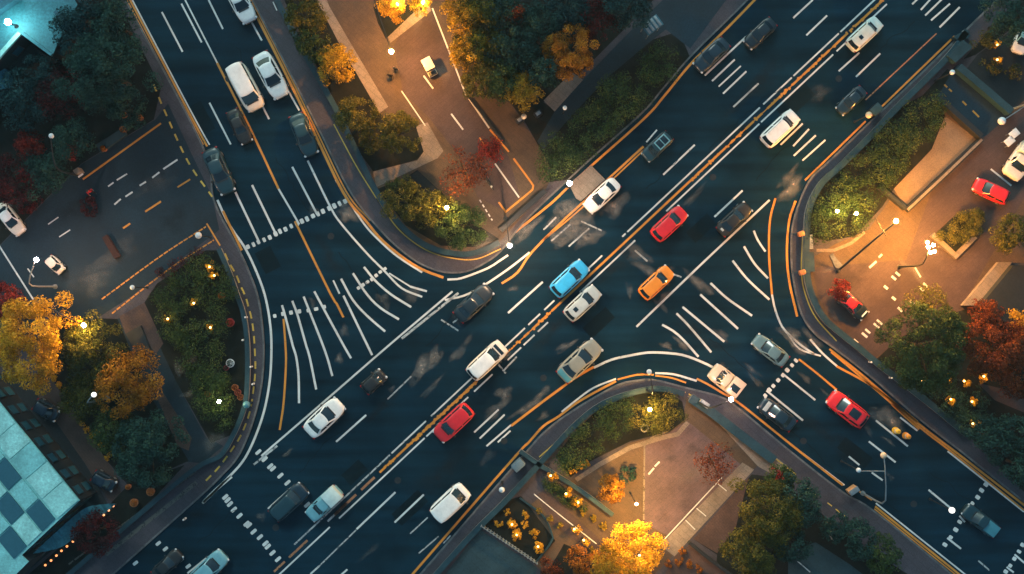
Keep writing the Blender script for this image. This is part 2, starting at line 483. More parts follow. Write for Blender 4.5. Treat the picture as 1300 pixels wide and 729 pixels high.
# ------------------------------------------------------------------ painted markings (all belong to the road or the paving they lie on)
RZ = 0.004
def marks(name, m, items, z=RZ, parent=None):
    """items: (width px, points) or (width px, points, dash px, gap px)"""
    bm = bmesh.new()
    for it in items:
        wd, P = it[0] * .86 / S, smooth_line(gp(it[1]), 0.5)
        if len(it) == 2:
            if plen(P) > 0.05: strip(bm, P, wd, z)
        else:
            d, gap = it[2] / S, it[3] / S
            s, L = 0.0, plen(P)
            while s < L:
                q = along(P, s, min(L, s + d))
                if len(q) > 1 and plen(q) > 0.05: strip(bm, q, wd, z)
                s += d + gap
    return obj(name, bm, m, parent or road)

def cl(y, o=0.0):
    """point on the main road's centre line at photo row y, o pixels to the lower right"""
    x = 1121.0 - y * 769.0 / 722.0
    return (x + o * 0.6845, y + o * 0.729)

W_ = 2.6
white = [
    (3.4, [(276, 254), (288, 280), (300, 299), (310, 313), (323, 339), (336, 374), (343, 412), (344.5, 448), (341.6, 490), (331.7, 534), (312, 580), (287.8, 608.5), (257, 639)]),
    (4.5, [(294, 605), (275, 621), (258, 638)]),
    (2, [(168, 0), (241.7, 140), (266, 184)]),
    (W_, [(205.5, 15.4), (231.8, 65.9)]), (W_, [(230.3, 4.8), (256, 54)]), (2.2, [(235, 0), (276.8, 82)]), (W_, [(264.8, 0), (283, 37)]),
    (W_, [(319.6, 28.5), (332.4, 51.6)]), (W_, [(265.9, 130.6), (293, 183.5)]), (W_, [(331.7, 131.7), (341.6, 151.5)]), (W_, [(353.7, 94), (380, 140.5)]),
    (2.8, [(353.7, 240), (380, 285)]), (3.2, [(298.8, 244), (314, 276), (329.5, 308.5)]), (3.2, [(320, 235), (351.5, 300)]), (3, [(371, 212), (403, 273)]), (3, [(390.6, 204), (419.5, 263), (433, 284), (466, 322), (488, 344), (510, 366), (536, 377)]),
    (2.8, [(426, 228), (459, 280), (480, 304), (505, 326), (536, 346)]),
    (3, [(568, 355), (580, 354.5), (593, 351), (619.5, 340.5), (633, 332), (645, 324)]),
    (3, [(564.7, 381), (588.8, 375.5), (611, 364.5), (644, 342.6), (672.4, 320.6)]),
    (3.3, [(358, 387.6), (362.5, 403), (372, 440), (376, 453), (379, 477), (379.6, 512)]),
    (3.3, [(371, 382), (378, 401), (389, 440), (393, 453), (401.5, 494.6)]),
    (3.3, [(385.5, 376.6), (412, 444), (422, 477.5)]),
    (3.3, [(399, 370), (419, 407), (437, 440), (445.7, 455)]),
    (3.3, [(436, 375.5), (455, 415), (472.5, 451)]), (2.6, [(423, 356), (431, 373)]),
    (3.3, [(433, 354), (448, 381), (466, 401), (489, 421)]),
    (3.3, [(448, 347), (466, 374), (483, 391), (506.5, 405.6)]),
    (3.3, [(462, 339), (477, 357), (496.6, 374), (522, 390)]),
    (2.2, [(494, 347), (521, 364)]), (3, [(521, 364), (542, 370)]),
    (2.8, [(331.7, 579), (419.5, 503), (492, 440), (574.5, 370)]),
    # main road lanes
    (W_, [(894.8, 96), (947, 46.8)]), (W_, [(904, 103), (932.8, 75.7)]), (2.2, [(912.4, 110), (940.5, 83.9)]), (W_, [(918, 119), (947.5, 90.7)]), (W_, [(931, 136), (963, 106)]),
    (W_, [(1007, 23), (1031.8, 0)]), (W_, [(1023.7, 45), (1050, 19.8)]), (W_, [(1064.8, 90.5), (1091, 67)]), (W_, [(1086.7, 97.7), (1117.5, 68)]),
    (W_, [(1158, 5.5), (1170, -6)]), (W_, [(1169, 12.7), (1185, -5)]), (W_, [(1174.5, 19.8), (1200, -5)]), (W_, [(1182, 26), (1206, 4.8)]), (2.8, [(1192.8, 35), (1218.4, 9.2)]),
    (W_, [(842, 222), (882, 184)]), (2.8, [(907, 275.5), (942.7, 242)]), (W_, [(991, 184), (1019, 157)]), (W_, [(1007, 185.7), (1027, 164)]), (W_, [(1007.7, 198), (1035.6, 172)]), (2.4, [(1018.7, 204), (1047.9, 177.8)]),
    (3, [(808, 415), (892, 334), (977, 254)]), (3, [(645, 397.5), (689, 358)]), (2.8, [(426.8, 561), (464.8, 527)]), (2.8, [(452.7, 672), (502, 625)]), (2.8, [(501, 663.4), (538, 628)]),
    (2.6, [(394, 729), (405, 719)]), (2.6, [(433, 730), (441, 723)]), (2.6, [(602, 549), (633, 520)]), (2.6, [(609, 556.8), (640.6, 526.5)]), (2.6, [(617.6, 566.6), (649, 539.6)]), (2.4, [(632, 561.6), (648, 547)]),
    (2.6, [(868.5, 60), (927, 0)]), (2.2, [(820.6, 180.6), (834, 165)]),
    # right arm
    (3.5, [(753.7, 467), (775.6, 457), (800, 451.5), (822, 447.8), (841.7, 448), (866, 450.7), (888, 458.4), (906.5, 467)]),
    (2.6, [(713, 523), (731.7, 508), (753.7, 492.4), (782, 481)]), (3, [(831.8, 473.8), (855, 475.3), (884.5, 483.7)]),
    (3.3, [(840.6, 412.4), (855, 420.5), (868, 432), (886.7, 453)]), (3.3, [(858.8, 398), (874.6, 414), (903, 447.4)]), (3.3, [(866.5, 389.8), (919.6, 434)]), (3.3, [(889, 374), (937, 417.6)]),
    (3.3, [(902, 359.5), (923, 378.8), (954.8, 401)]), (3.3, [(930, 331), (949, 354.6), (976.7, 380.5)]), (3.3, [(944.5, 313), (958, 335), (975, 353.5)]), (3, [(957, 293), (962, 305), (971.7, 319.5)]),
    (3, [(980, 374), (984.4, 394), (993, 415), (1004, 427), (1019, 440), (1034, 450)]), (3, [(1028.5, 431), (1044, 448.5), (1063.7, 466)]), (2.4, [(1000, 424), (1015, 443), (1042, 452)]),
    (2.8, [(993, 474), (1035, 508)]), (2.8, [(973, 496), (1019.5, 534)]), (2.8, [(1112, 534), (1152.6, 566.7)]), (2.8, [(1103, 560.5), (1137, 587)]), (2.6, [(1077.5, 579.5), (1091, 590.5)]), (2.6, [(1106.7, 600), (1120.7, 610)]),
    (2.8, [(1178.8, 622), (1209, 647)]), (2.8, [(1202.5, 683), (1220, 696.8)]), (2.6, [(1278, 720), (1287, 727)]), (2.6, [(1288, 704), (1302, 716)]), (2.6, [(1218, 655), (1225, 663)]),
    (2.2, [(1013, 571), (1072, 616)]), (2.2, [(1112, 639), (1230, 733)]), (2.2, [(1203, 573), (1300, 650)]), (2.5, [(1142.7, 530), (1164.7, 547)]),
    (2.4, [(340, 646), (370, 619)]), (2.2, [(395, 652), (402, 638)]), (2.6, [(238, 728), (264, 707)]),
]
for (a, b) in ((0, 46), (48, 102), (104, 138), (142, 300), (302, 306), (330, 379), (387, 399), (404, 418), (422, 479), (482, 534), (540, 581)):
    white.append((2.4, [cl(a, -7.4), cl(b, -7.4)]))
for (a, b) in ((0, 60), (64, 150), (152, 263), (300, 366), (404, 416), (420, 433), (436, 452), (470, 492), (499, 549), (551, 653), (664, 729), (730, 760)):
    white.append((2.4, [cl(a, 7.2), cl(b, 7.2)]))
marks('white_marking', WHITE, white)
worn_and_ghost = [(2.4, [cl(583, -7.4), cl(662, -7.4)]), (2.4, [cl(663, -7.4), cl(697, -7.4)]), (3, [cl(639, 0), cl(662, 0)]), (2, [(520.7, 677.7), (543, 657)]), (2, [(531.7, 702.5), (557, 681)]), (2, [(404, 720), (452, 673)]),
        (2.2, [(1242, 712), (1256, 724)]), (3, [(322, 590), (352, 566)]), (3.5, [(510, 430), (582, 372)]), (2, [(563, 690), (572, 680)])]
worn_and_ghost += [(2.4, [(700, 306), (724, 285)]), (2.4, [(722, 313), (748, 290)]), (2.2, [(738, 281), (764, 293)]), (2.4, [(706, 276), (690, 292)]), (2.6, [(806, 318), (822, 332)]), (2.6, [(846, 345), (865, 352)]), (2.4, [(560, 406), (582, 420)]), (2.4, [(575, 410), (590, 398)]), (2.2, [(492, 507), (522, 478)]), (2.6, [(632, 462), (642, 474)]), (2.4, [(640, 470), (656, 453)])]  # strokes tracing a faint ghost car and light trails as paint
marks('worn_and_ghost_marking', WORN_GHOST, worn_and_ghost)
orange = [
    (3.0, [(163, -4), (219, 103), (240, 143), (263, 186)]),
    (2.4, [(159, -4), (215, 103), (237, 143), (258, 184)]),
    (3.6, [(283, 268), (290, 283), (300, 303), (307, 318)]),
    (3.2, [(275.7, 80), (316, 160), (353.7, 240)]), (3.2, [(374.5, 281), (419.5, 373), (427, 385), (436, 403)]),
    (3.8, [(308, -10), (319, 8), (352, 72), (394, 158), (436, 245), (464, 280), (486, 306), (517, 331), (540, 344), (563, 352.5)]),
    (2.2, [(312, -10), (323, 8), (356, 72), (398, 158), (440, 244), (470, 280)]),
    (3.2, [(637, 360), (657, 346), (674.6, 321), (714, 281), (740, 257), (817, 186)]), (2.2, [(690, 305), (742, 261), (820, 188)]),
    (3.4, [(646, 301), (697, 260.5), (723, 236), (751.5, 210), (819.5, 149), (844, 121), (879, 79), (924, 35), (960, -2)]),
    (3.0, [(360, 405), (362.5, 440), (363, 464), (360, 512), (355, 546)]),
    (3.6, [(649, 540.7), (692, 507.8), (731.7, 479), (753.7, 466)]),
    (3.4, [(522, 731), (651, 583), (671, 562), (690, 541), (709, 529), (730, 513), (753.7, 499), (782, 484)]), (2.6, [(784, 482), (808.6, 476), (830, 476)]), (2.4, [(832, 477), (853, 480), (871, 486)]),
    (3.2, [(884.5, 481), (897, 487), (917, 499), (941, 514), (1013, 571.5), (1070, 616)]), (2.4, [(1091, 624), (1107, 635)]), (3.0, [(1111, 643), (1220, 731)]), (1.8, [(1110, 646), (1216, 732)]),
    (3.0, [(984.4, 252), (977.5, 280), (976.3, 324), (980, 374)]), (3.4, [(1010, 255), (1002, 280), (999, 319), (1002, 357), (1012, 402)]), (2.8, [(1022, 229), (1053, 199), (1099, 154)]),
    (2.8, [(1119, 136), (1149, 107), (1212, 46)]), (3.0, [(1014, 456), (1037, 474), (1062, 495)]), (3.2, [(1062, 465), (1097, 484), (1119, 499), (1165, 536)]),
    (3.2, [(1053, 443), (1099, 480), (1165, 537), (1221, 580), (1305, 645)]), (2.6, [(1055, 447), (1099, 484), (1163, 539), (1217, 581), (1300, 648)]), (3.6, [(1132, 513), (1167, 545)]),
]
for (a, b) in ((0, 34), (36, 40), (42, 60), (64, 72), (74, 78), (80, 95), (97, 108), (114, 119), (122, 138), (144, 150), (154, 164), (168, 174), (177, 182), (188, 204), (208, 224), (226, 395), (398, 407), (410, 418), (422, 428), (484, 546), (550, 580), (581, 591), (593, 600)):
    orange.append((3.3, [cl(a), cl(b)]))
marks('orange_marking', ORANGE, orange, RZ + 0.004)
marks('orange_marking', ORANGE, [(1.5, [cl(60), cl(600)])], RZ + 0.001)
marks('rust_marking', RUSTP, [(3.6, [cl(606), cl(622)]), (3.6, [cl(628), cl(654)]), (3.4, [cl(686), cl(708)]), (3.2, [cl(713), cl(726)]), (1.8, [(1098.8, 127), (1188.8, 42.7)])], RZ)
# dotted stop lines and crossings
dots = []
def dot_line(a, b, n, wx, wy, skip=()):
    for i in range(n):
        if i in skip: continue
        t = i / (n - 1)
        x, y = a[0] + (b[0] - a[0]) * t, a[1] + (b[1] - a[1]) * t
        dots.append((x + random.uniform(-.7, .7), y + random.uniform(-.7, .7), wx * random.uniform(.85, 1.15), wy * random.uniform(.85, 1.1), math.atan2(-(b[1] - a[1]), b[0] - a[0])))
dot_line((315, 314), (438, 255), 19, 4.6, 6.5)
dot_line((349, 401), (412, 390), 7, 5, 5)
dot_line((455, 366), (489, 342), 7, 5, 4.5)
dot_line((1011, 458), (971, 502), 8, 4.6, 5.5)
dot_line((1252, 615), (1235, 639), 4, 4.6, 6)
dot_line((1219, 663), (1200, 692), 4, 4.6, 6)
dot_line((1304, 683), (1272, 735), 7, 4.4, 5.5)
for (x, y) in ((328, 574), (336, 583), (343, 592), (346.5, 595), (356, 604), (365, 613)): dots.append((x, y, 4, 9, -0.85))
for (x, y) in ((286, 631), (289, 635), (292, 640), (297, 647), (304, 655), (313, 665), (316, 667), (322, 675), (330, 682), (337, 690), (340, 694), (346, 702), (353, 710), (390, 641)): dots.append((x, y, 4.2, 9, -0.85))
for (x, y) in ((201, 690), (210, 697), (230, 711), (239, 719), (172, 715)): dots.append((x, y, 4, 7.5, -0.9))
bm = bmesh.new()
for (x, y, wx, wy, a) in dots:
    c = g(x, y); wx /= S; wy /= S
    P = []
    for k in range(12):
        t = 2 * math.pi * k / 12
        u, v = math.cos(t), math.sin(t)
        u = math.copysign(abs(u) ** 0.45, u) * wx / 2; v = math.copysign(abs(v) ** 0.45, v) * wy / 2
        P.append((c[0] + u * math.cos(a) - v * math.sin(a), c[1] + u * math.sin(a) + v * math.cos(a)))
    poly_sheet(bm, P, RZ + 0.002)
obj('crossing_block_marking', bm, WHITE, road)

# beaded reflective studs along the orange divider
bm = bmesh.new()
for i in range(230):
    yy = random.choice((random.uniform(0, 230), random.uniform(395, 600), random.uniform(484, 560)))
    c = g(*cl(yy, random.uniform(-1.4, 1.4)))
    rr = random.uniform(.07, .16)
    poly_sheet(bm, [(c[0] + rr * math.cos(k * .785), c[1] + rr * math.sin(k * .785)) for k in range(8)], RZ + .011 + i * 2e-5)
obj('divider_bead_marking', bm, ORANGE, road)
# tar-sealed cracks, repair patches and covers in the asphalt
TAR = surf('tar_seal', (.0018, .0030, .0042), .45, 1.0, .3, spec=.1)
bm = bmesh.new()
for (x, y, a, n) in ((470, 600, 43, 16), (620, 640, 43, 14), (700, 470, 40, 12), (900, 190, 43, 18), (960, 230, 43, 14), (820, 240, 44, 12), (540, 440, 45, 14), (300, 60, -62, 12), (350, 200, -62, 12), (430, 320, -50, 12), (900, 430, -40, 12), (1060, 600, -38, 14), (1180, 600, -38, 14), (1000, 540, -38, 12), (380, 600, 43, 12), (250, 690, 43, 10), (1100, 80, 43, 12)):
    P = [(x, y)]; t = math.radians(a)
    for k in range(n):
        t2 = t + random.uniform(-.45, .45)
        P.append((P[-1][0] + 7 * math.cos(t2), P[-1][1] - 7 * math.sin(t2)))
    strip(bm, gp(P), random.uniform(.04, .07), RZ + .0022)
obj('tar_seam', bm, TAR, road)
REPAIR = surf('asphalt_repair', (.0030, .0110, .0165), .7, .5, .3, 10.0, .2, spec=.06)
bm = bmesh.new()
for i, (x, y, l, w_, a) in enumerate(((520, 645, 46, 20, 43), (760, 410, 40, 18, 43), (1010, 130, 50, 20, 43), (255, 150, 40, 20, -62), (1085, 575, 44, 18, -38), (450, 600, 30, 18, 43), (890, 290, 36, 18, 43), (340, 330, 30, 22, -62))):
    c = g(x, y); ca, sa = math.cos(math.radians(a)), math.sin(math.radians(a))
    poly_sheet(bm, [(c[0] + (u * l * ca - v * w_ * sa) / 2 / S, c[1] + (u * l * sa + v * w_ * ca) / 2 / S) for u, v in ((-1, -1), (1, -1), (1.02, 1), (-.98, 1))], RZ * .45 + i * 1e-4)
obj('repair_patch', bm, REPAIR, road)
for (x, y) in ((505, 610), (690, 480), (905, 225), (1065, 100), (290, 100), (420, 300), (1020, 560), (1160, 640), (350, 670), (640, 560)):
    c = g(x, y)
    bm = bmesh.new(); tube(bm, [(c[0], c[1], -.02), (c[0], c[1], .012)], .34, 20); obj('manhole_cover', bm, METAL, road)

# paint on the pavements and driveways
PV = bpy.data.objects['pavement']
marks('yellow_marking', YELLOW, [(2.6, [(196, 108), (202, 123), (210, 142), (239, 205), (270, 250)], 9, 8), (2.6, [(286, 322), (292, 335), (300, 348), (305, 361), (312, 376), (316, 390), (320, 405), (322.5, 423), (324, 445), (324.7, 468), (323, 488), (317.5, 523), (306.5, 552), (296, 569), (286, 583), (275.7, 596), (262, 610)], 9.5, 6.5),
    (1.6, [(684.5, 580), (723, 546), (753.7, 518), (784, 503), (822, 491.5), (844, 491.5), (870, 498)]), (1.6, [(874, 500), (903, 518), (984, 582), (1010, 602)]), (1.5, [(1022, 618), (1035, 628)]), (1.5, [(1050, 638), (1072, 655)], 7, 6),
    (1.8, [(1127, 146), (1197.6, 80)]), (1.8, [(1119.6, 154), (1087.8, 187), (1055, 218), (1034, 246), (1023, 272), (1018.7, 300), (1017, 346), (1022, 374), (1035, 403), (1061.5, 433)]), (1.6, [(478, 250), (505, 290), (540, 317), (575, 328), (605, 329), (636, 316)]), (1.6, [(424, 158), (452, 210), (478, 252)])], KH + 0.02, PV)
marks('orange_marking', ORANGE, [(2.8, [(106, 228), (205, 157)]), (2.8, [(185, 269), (205, 256)]), (2.8, [(157, 290), (166, 284)]), (2.4, [(226, 238), (242, 228)]),
    (2.0, [(130, 380), (205, 325), (262, 288)], 6, 1.5), (2.0, [(143, 398), (215, 342), (272, 305)], 6, 1.5), (2.2, [(263, 284), (280, 312)])], KH + 0.02, PV)
marks('white_marking', WHITE, [(2.2, [(138, 237), (145, 232)]), (2.2, [(149, 229), (162, 221)]), (2.4, [(146, 260), (154, 253)]), (2.4, [(160, 250), (169, 244)]), (2.4, [(178, 236), (186, 231)]), (2.4, [(194, 226), (203, 219)]), (2.6, [(208, 215), (226, 203)]),
    (1.8, [(62, 285), (75, 276)]), (1.8, [(76, 301), (90, 292)]), (2.4, [(-4, 306), (48, 388)]), (1.8, [(36, 341), (44, 352)])], KH + 0.02, PV)
marks('white_marking', WHITE, [(2.2, [(549, 11), (592, 122)]), (2.4, [(595, 125), (621, 163)]), (2.2, [(628.5, 208), (659, 251)]), (2.4, [(573, 145), (588, 165)]), (2.4, [(538, 96.6), (550, 113)]), (1.6, [(510, 116), (540, 160)]), (1.8, [(609, 254), (625, 280)], 4, 3), (1.6, [(347, 3), (352, 14)])], KH + 0.02, PV)
marks('yellow_marking', ORANGE, [(2.6, [(622, 165), (646, 193)]), (2.8, [(652, 201.5), (677, 236), (676, 241), (641, 270)]), (2.6, [(633, 257), (642, 269)]), (1.8, [(609, 175), (616, 187)])], KH + 0.022, PV)
pd = [(1139, 348, 7, 3.4), (1134, 353, 7, 3.4), (1174, 362, 7, 3.2), (1169, 366.8, 8, 3.2), (1157, 384, 7, 3.4), (1116, 409, 9, 3), (1112, 413.5, 9, 3), (1101, 420.5, 8, 3), (1097, 425.5, 9, 3.4), (1124, 365, 6, 3.6), (1134, 379, 6, 3.5), (1142, 393, 8, 3.6), (1086, 433, 7, 2.5)]
marks('white_marking', WHITE, [(w_, [(x - l_ * .38, y - l_ * .32), (x + l_ * .38, y + l_ * .32)]) for (x, y, l_, w_) in pd if l_] + [(3, [(1103, 340), (1112, 332)]), (3, [(1115, 327), (1119, 323)]), (2.5, [(1257, 215), (1283, 236)]), (2.2, [(1161, 340), (1168, 352)])], KH + 0.02, PV)
marks('orange_marking', ORANGE, [(2.4, [(1198, 108), (1210, 119)], 5, 3), (2.6, [(1221, 129), (1226, 134)]), (2.6, [(1234, 141), (1242, 149)])], KH + 0.022, PV)
marks('white_marking', WHITE, [(1.4, [(678, 627), (700, 645), (757, 690)]), (2.6, [(823, 602), (830, 594)]), (2.6, [(831, 592), (837, 586)]), (1.6, [(838, 690), (916, 606)]), (1.4, [(884, 645), (896, 655)]), (1.4, [(870, 660), (882, 672)]), (1.4, [(911, 614), (922, 623)]), (1.6, [(1012, 712), (1028, 726)])], KH + 0.022, PV)
marks('faded_marking', worn_paint('faded_tan_paint', (.085, .085, .075), .6), [(6, [(135, 704), (219.5, 637), (250, 612)]), (2.5, [(88, 716), (160, 663), (219, 621), (250, 598)])], KH + 0.02, PV)

marks('worn_and_ghost_marking', worn_paint('old_plaza_line', (.17, .14, .11), .6), [(2.4, [(818, 562), (817, 660)]), (2.2, [(846, 548), (826, 556), (818, 566)])], KH + 0.023, PV)
# dust, tyre scuffs and spills; mist, lamp glow and ghost smudges painted in too
def patches(name, m, items, z, parent=None):
    bm = bmesh.new()
    ly = bm.verts.layers.float.new('fade')
    for (x, y, lx, wy, a, f) in items:
        c = g(x, y); ca, sa = math.cos(math.radians(a)), math.sin(math.radians(a))
        rings = []
        for r in range(1, 6):
            q = r / 5
            ring = []
            for k in range(20):
                t = 2 * math.pi * k / 20
                wob = 1 + 0.22 * math.sin(3 * t + x) + 0.13 * math.sin(5 * t + y)
                u, v = math.cos(t) * lx / 2 / S * q * wob, math.sin(t) * wy / 2 / S * q * wob
                vv = bm.verts.new((c[0] + u * ca - v * sa, c[1] + u * sa + v * ca, z))
                vv[ly] = f * (1 - q) ** 0.8
                ring.append(vv)
            rings.append(ring)
        cv = bm.verts.new((c[0], c[1], z)); cv[ly] = f
        for k in range(20):
            bm.faces.new((cv, rings[0][k], rings[0][(k + 1) % 20]))
        for a_, b_ in zip(rings, rings[1:]):
            for k in range(20):
                bm.faces.new((a_[k], a_[(k + 1) % 20], b_[(k + 1) % 20], b_[k]))
    return obj(name, bm, m, parent or road)

patches('dust_and_glow_patch', DUST_GLOW, [
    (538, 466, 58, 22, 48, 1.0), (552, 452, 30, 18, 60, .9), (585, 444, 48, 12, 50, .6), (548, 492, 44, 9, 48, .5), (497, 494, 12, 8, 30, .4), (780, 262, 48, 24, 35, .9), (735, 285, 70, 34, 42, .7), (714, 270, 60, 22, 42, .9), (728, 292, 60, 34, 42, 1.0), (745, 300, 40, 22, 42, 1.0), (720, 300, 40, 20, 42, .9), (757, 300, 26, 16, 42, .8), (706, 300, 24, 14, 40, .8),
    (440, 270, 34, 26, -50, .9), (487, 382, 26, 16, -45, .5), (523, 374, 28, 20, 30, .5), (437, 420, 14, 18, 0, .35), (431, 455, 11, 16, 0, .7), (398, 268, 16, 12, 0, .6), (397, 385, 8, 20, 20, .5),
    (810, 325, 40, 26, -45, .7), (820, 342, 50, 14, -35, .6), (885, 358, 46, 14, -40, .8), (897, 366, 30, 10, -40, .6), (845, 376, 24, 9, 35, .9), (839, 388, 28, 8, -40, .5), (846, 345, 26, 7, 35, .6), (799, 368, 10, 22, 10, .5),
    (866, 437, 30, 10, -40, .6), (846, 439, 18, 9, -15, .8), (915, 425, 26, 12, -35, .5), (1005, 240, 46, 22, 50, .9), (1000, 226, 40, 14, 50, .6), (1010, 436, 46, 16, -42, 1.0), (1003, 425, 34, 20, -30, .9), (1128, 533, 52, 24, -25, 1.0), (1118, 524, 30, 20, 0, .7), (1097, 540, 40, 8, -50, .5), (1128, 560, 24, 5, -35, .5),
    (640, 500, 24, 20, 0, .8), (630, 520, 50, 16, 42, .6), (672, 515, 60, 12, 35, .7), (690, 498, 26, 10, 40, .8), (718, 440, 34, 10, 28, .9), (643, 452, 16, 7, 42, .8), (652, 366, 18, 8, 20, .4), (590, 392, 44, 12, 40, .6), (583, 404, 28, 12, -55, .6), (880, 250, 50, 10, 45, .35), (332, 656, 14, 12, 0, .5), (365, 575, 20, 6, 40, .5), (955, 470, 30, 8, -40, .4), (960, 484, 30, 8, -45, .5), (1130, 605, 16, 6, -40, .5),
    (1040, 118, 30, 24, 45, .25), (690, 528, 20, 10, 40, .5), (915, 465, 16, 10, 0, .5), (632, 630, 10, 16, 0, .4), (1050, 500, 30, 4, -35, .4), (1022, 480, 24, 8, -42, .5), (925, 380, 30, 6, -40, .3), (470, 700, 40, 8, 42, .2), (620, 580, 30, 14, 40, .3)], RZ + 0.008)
patches('oil_and_shadow_patch', STAIN_SHADOW, [(305, 165, 50, 18, -62, .9), (488, 512, 60, 16, 45, .8), (700, 420, 90, 24, 42, .6), (560, 600, 120, 30, 43, .5), (960, 110, 120, 26, 43, .6), (880, 420, 90, 22, -40, .5), (1060, 560, 120, 24, -40, .6), (250, 650, 90, 30, 40, .6), (420, 330, 80, 22, -60, .5), (790, 330, 80, 24, 42, .6), (640, 620, 90, 22, 43, .5)], RZ + 0.012)  # the patch below the small black car paints a shadow blob
patches('dust_and_glow_patch', DUST_GLOW, [(120, 350, 80, 46, 35, .35), (150, 320, 70, 30, 35, .3), (200, 230, 70, 30, 35, .2), (560, 92, 50, 30, 30, .5), (615, 310, 50, 26, 40, .8), (668, 292, 50, 18, 42, .9), (640, 305, 40, 16, 40, .9), (1060, 330, 26, 12, -50, .7), (1053, 342, 22, 6, 20, .5), (1062, 402, 30, 12, -35, .5), (930, 520, 40, 22, -30, .5), (1160, 345, 50, 14, -40, .5), (272, 560, 40, 24, 30, .4), (245, 455, 20, 12, 40, .5), (238, 500, 22, 9, 20, .6), (228, 470, 14, 22, 20, .5), (885, 600, 60, 30, 30, .3), (1030, 430, 40, 12, -45, .6)], KH + 0.026, PV)  # pavement smudges, several painting lamp pools and mist
patches('damp_stain', STAIN_SHADOW, [(498, 97, 30, 22, 0, .8), (880, 570, 30, 16, -30, .7), (852, 582, 18, 12, 0, .6), (840, 655, 18, 20, 30, .6), (1085, 350, 60, 40, 20, .5), (100, 260, 90, 30, 35, .5), (220, 280, 60, 30, 35, .6), (1010, 715, 40, 16, -35, .6), (655, 150, 30, 20, 30, .5), (560, 180, 60, 30, -40, .3)], KH + 0.03, PV)

# ------------------------------------------------------------------ foliage
def leaf_obj(name, pts, nrm, size, m, parent=None, flat=0.5, var=None):
    """one mesh of many separate bent leaf faces"""
    n = len(pts)
    d = RNG.normal(size=(n, 3)); d /= np.linalg.norm(d, axis=1)[:, None]
    N = nrm * flat + d * (1 - flat); N /= np.linalg.norm(N, axis=1)[:, None] + 1e-9
    a = RNG.normal(size=(n, 3)); a -= N * (a * N).sum(1)[:, None]; a /= np.linalg.norm(a, axis=1)[:, None] + 1e-9
    b = np.cross(N, a)
    sz = size * RNG.uniform(0.6, 1.3, (n, 1))
    V = np.empty((n, 4, 3))
    V[:, 0] = pts - a * sz * 0.62; V[:, 1] = pts + b * sz * 0.36 + N * sz * 0.08
    V[:, 2] = pts + a * sz * 0.62; V[:, 3] = pts - b * sz * 0.36 + N * sz * 0.08
    me = bpy.data.meshes.new(name)
    me.vertices.add(n * 4); me.vertices.foreach_set('co', V.ravel())
    me.loops.add(n * 4); me.loops.foreach_set('vertex_index', np.arange(n * 4, dtype=np.int32))
    me.polygons.add(n); me.polygons.foreach_set('loop_start', np.arange(0, n * 4, 4, dtype=np.int32))
    at = me.attributes.new('v', 'FLOAT', 'FACE')
    vv = RNG.uniform(0, 1, n) if var is None else np.clip(var + RNG.normal(0, 0.16, n), 0, 1)
    at.data.foreach_set('value', vv.astype(np.float32))
    me.update(calc_edges=True)
    me.materials.append(m)
    o = bpy.data.objects.new(name, me)
    COL.objects.link(o)
    if parent: o.parent = parent
    return o

def clump_points(centres, radii, n, top=0.25, squash=0.8):
    """leaf positions on the outside of small clumps, mostly on their upper sides"""
    w_ = radii ** 2; w_ = w_ / w_.sum()
    k = RNG.choice(len(centres), n, p=w_)
    d = RNG.normal(size=(n, 3)); d[:, 2] += top * 2; d /= np.linalg.norm(d, axis=1)[:, None]
    r = radii[k] * RNG.uniform(0.55, 1.08, n) ** 0.6
    p = centres[k] + d * r[:, None] * np.array([1, 1, squash])
    return p, d, k

def crown_clumps(R, hz, z0, n, rc, lumpy=0.25):
    """clump centres spread over a domed crown of uneven outline"""
    ph = RNG.uniform(0, 6.28, 3)
    C = []
    for i in range(n):
        t = RNG.uniform(0, 2 * math.pi); u = RNG.uniform(0.0, 1.0) ** 0.5
        lim = 1 + lumpy * (0.6 * math.sin(2 * t + ph[0]) + 0.5 * math.sin(3 * t + ph[1]) + 0.35 * math.sin(5 * t + ph[2]))
        r = R * 0.93 * u * lim
        zz = z0 + hz * math.sqrt(max(0.02, 1 - (u * 0.93) ** 2)) * RNG.uniform(0.72, 1.06)
        if i % 4 == 0: zz = z0 + (zz - z0) * RNG.uniform(0.2, 0.7)
        C.append((r * math.cos(t), r * math.sin(t), zz))
    return np.array(C), R * rc * RNG.uniform(0.65, 1.25, n)

G_DARK = leaf_mat('dark_green_leaves', [(0.0, (0.0090, 0.0294, 0.0288)), (0.6, (0.0194, 0.0589, 0.0500)), (1.0, (0.0449, 0.0967, 0.0630))], 0.2)
G_TEAL = leaf_mat('blue_green_leaves', [(0.0, (0.0078, 0.0264, 0.0315)), (0.6, (0.0156, 0.0509, 0.0562)), (1.0, (0.0260, 0.0792, 0.0810))], 0.2)
G_OLIVE = leaf_mat('olive_leaves', [(0.0, (0.0304, 0.0403, 0.0096)), (0.6, (0.0844, 0.0840, 0.0168)), (1.0, (0.1773, 0.1428, 0.0264))], 0.3)
G_MID = leaf_mat('mid_green_leaves', [(0.0, (0.0150, 0.0360, 0.0145)), (0.6, (0.0390, 0.0684, 0.0225)), (1.0, (0.0990, 0.1188, 0.0322))], 0.25)
G_YELL = leaf_mat('yellow_green_leaves', [(0.0, (0.0990, 0.0731, 0.0086)), (0.5, (0.2700, 0.1827, 0.0173)), (1.0, (0.5400, 0.3480, 0.0324))], 0.35)  # yellow of lamp-lit crowns is put into the leaf colour
G_GOLD = leaf_mat('golden_leaves', [(0.0, (0.2116, 0.1054, 0.0097)), (0.5, (0.5554, 0.3078, 0.0242)), (1.0, (0.8728, 0.5184, 0.0484))], 0.4)  # golden autumn leaves with lamp glow put into the colour
